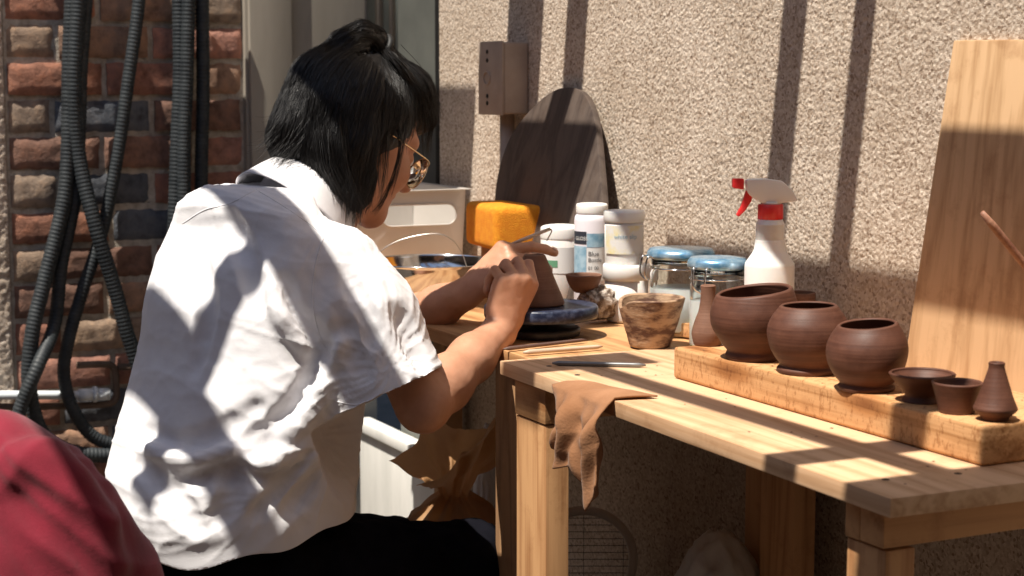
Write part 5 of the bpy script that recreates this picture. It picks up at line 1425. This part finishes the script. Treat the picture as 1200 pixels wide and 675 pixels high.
SL = [  # x0, x1, y0, y1, where its shadow falls
 (-1.66, -1.515, .00, .46, 'overhead slat whose stripe falls on the electrical box'),
 (-1.42, -1.345, -.02, .46, 'overhead slat whose stripe falls on top of the round-topped board'),
 (-.748, -.690, -.10, .46, 'overhead slat whose stripe falls on the stucco left of the spray bottle'),
 (-.577, -.533, -.12, .46, 'overhead slat whose stripe falls behind the spray bottle head'),
 (-.345, .40, -.062, .050, 'wide overhead slat shading the middle of the pine panel'),
 (-1.02, -.35, -.118, -.010, 'wide overhead slat shading the stucco behind the jars'),
 (-2.2, -1.79, -.03, .092, 'overhead slat shading the stucco beside the door'),
 (-1.60, -1.215, -.088, .034, 'wide overhead slat shading the lower part of the round-topped board'),
 (-1.60, -1.452, -.26, -.0885, 'short overhead slat shading the left half of the sponge'),
 (-.012, .045, -.60, -.30, 'overhead slat whose stripe crosses the right part of the plank'),
 (-.60, .30, -.457, -.420, 'narrow overhead slat whose stripe runs along the table top'),
 (.128, .55, -.62, -.30, 'broad overhead board shading the right end of the table'),
 (-.665, -.565, -.54, -.335, 'short overhead slat shading the table behind the rag'),
 (-.905, -.815, -.4555, -.29, 'short overhead slat shading the hands'),
 (-.99, -.80, -.56, -.456, 'overhead slat shading the middle of the hair'),
 (-.97, -.60, -.765, -.690, 'overhead slat shading the collar and shoulder of the white shirt'),
 (-.825, -.768, -1.06, -.7655, 'overhead slat whose slanting stripe crosses the back of the white shirt'),
 (-1.10, -.826, -.985, -.893, 'overhead slat shading the left side of the shirt back'),
 (-.767, -.58, -.985, -.925, 'overhead slat shading the white shirt above the hem'),
 (-2.66, -2.502, -.505, -.255, 'overhead slat shading the upper bricks between the hoses'),
 (-.50, -.02, -1.20, -1.02, 'overhead slat shading the folds of the red jacket'),
 (-1.24, -.91, -.30, -.20, 'overhead slat shading the middle of the side table')]
for i, (x0, x1, y0, y1, lb) in enumerate(SL): slat(x0, x1, y0, y1, lb, ZC+.0)

# ------------------------------------------------ the courtyard around: added unseen sheets blocking sky fill, with an opening, walls behind the viewer
M['sky_blocker'] = basic('dark_sheet', (.05, .035, .025), (.08, .06, .045), 4, .9)
M['far_wall'] = basic('brown_render', (.20, .14, .10), (.28, .20, .15), 3, .9, .4, 60)
ox0, ox1, oy0, oy1, za = -2.95, 1.2, -2.7, .40, 2.62
for i, (a, c, lb) in enumerate((((-4.5, oy1, za), (4.2, 1.6, za+.04), 'strip of added dark sheet blocking sky above the stucco wall'), ((-4.5, -5, za), (4.2, oy0, za+.04), 'wide added dark sheet blocking sky over the far half of the courtyard'),
     ((-4.5, oy0, za), (ox0, oy1, za+.04), 'added dark sheet blocking sky over the brick wall'), ((ox1, oy0, za), (4.2, oy1, za+.04), 'added dark sheet blocking sky at the near end of the table'))):
    c0 = (np.array(a)+np.array(c))/2; b = MB(); b.box(tuple(np.array(a)+.003-c0), tuple(np.array(c)-.003-c0)); o = b.build('sky_blocker', M['sky_blocker'], None, False, loc=c0); tag(o, lb, 'sky_blocker', 'added sheets blocking sky round the sunlit opening')
b = MB(); b.box((-4.5, -.1, 0), (4.2, .1, 3.4)); o = b.build('courtyard_wall', M['far_wall'], None, False, loc=(0, -3.6, 0)); tag(o, 'brown rendered courtyard wall opposite the work table', 'wall')
b = MB(); b.box((-.1, -3.4, 0), (.1, .45, 3.4)); o = b.build('courtyard_wall', M['far_wall'], None, False, loc=(3.3, 0, 0)); tag(o, 'brown rendered end wall of the courtyard facing the bricks', 'wall')

# ------------------------------------------------ light
w = bpy.data.worlds.new('World'); sc.world = w; w.use_nodes = True; nt = w.node_tree
bg = nt.nodes['Background']; sky = nt.nodes.new('ShaderNodeTexSky'); sky.sky_type = 'NISHITA'; sky.sun_disc = False
el = math.atan2(SUN[2], math.hypot(SUN[0], SUN[1])); az = math.atan2(SUN[0], SUN[1])
sky.sun_elevation = el; sky.sun_rotation = az
nt.links.new(sky.outputs[0], bg.inputs[0]); bg.inputs[1].default_value = .08
sl = bpy.data.lights.new('sun', 'SUN'); sl.energy = 5; sl.angle = R(.5); sl.color = (1, .93, .82)
so = bpy.data.objects.new('sun', sl); col.objects.link(so); so.rotation_euler = Vector(SUN).to_track_quat('Z', 'Y').to_euler(); so.location = (0, 0, 6)

# ------------------------------------------------ camera
cam = bpy.data.cameras.new('camera'); co = bpy.data.objects.new('camera', cam); col.objects.link(co)
cam.sensor_width = 36; cam.lens = 36*F/1200; cam.clip_start = .05; cam.clip_end = 200
co.location = CP; co.rotation_euler = Matrix((Rt, Up, -Fw)).transposed().to_euler()
cam.dof.use_dof = True; cam.dof.focus_distance = 2.35; cam.dof.aperture_fstop = 9
sc.camera = co
sc.view_settings.view_transform = 'Standard'; sc.view_settings.look = 'None'; sc.view_settings.gamma = 1
sc.view_settings.exposure = .66
sc.cycles.use_denoising = True
sc.cycles.max_bounces = 8; sc.cycles.transmission_bounces = 8; sc.cycles.transparent_max_bounces = 8
sc.cycles.sample_clamp_indirect = 4
sc.render.resolution_x = 1024; sc.render.resolution_y = 576
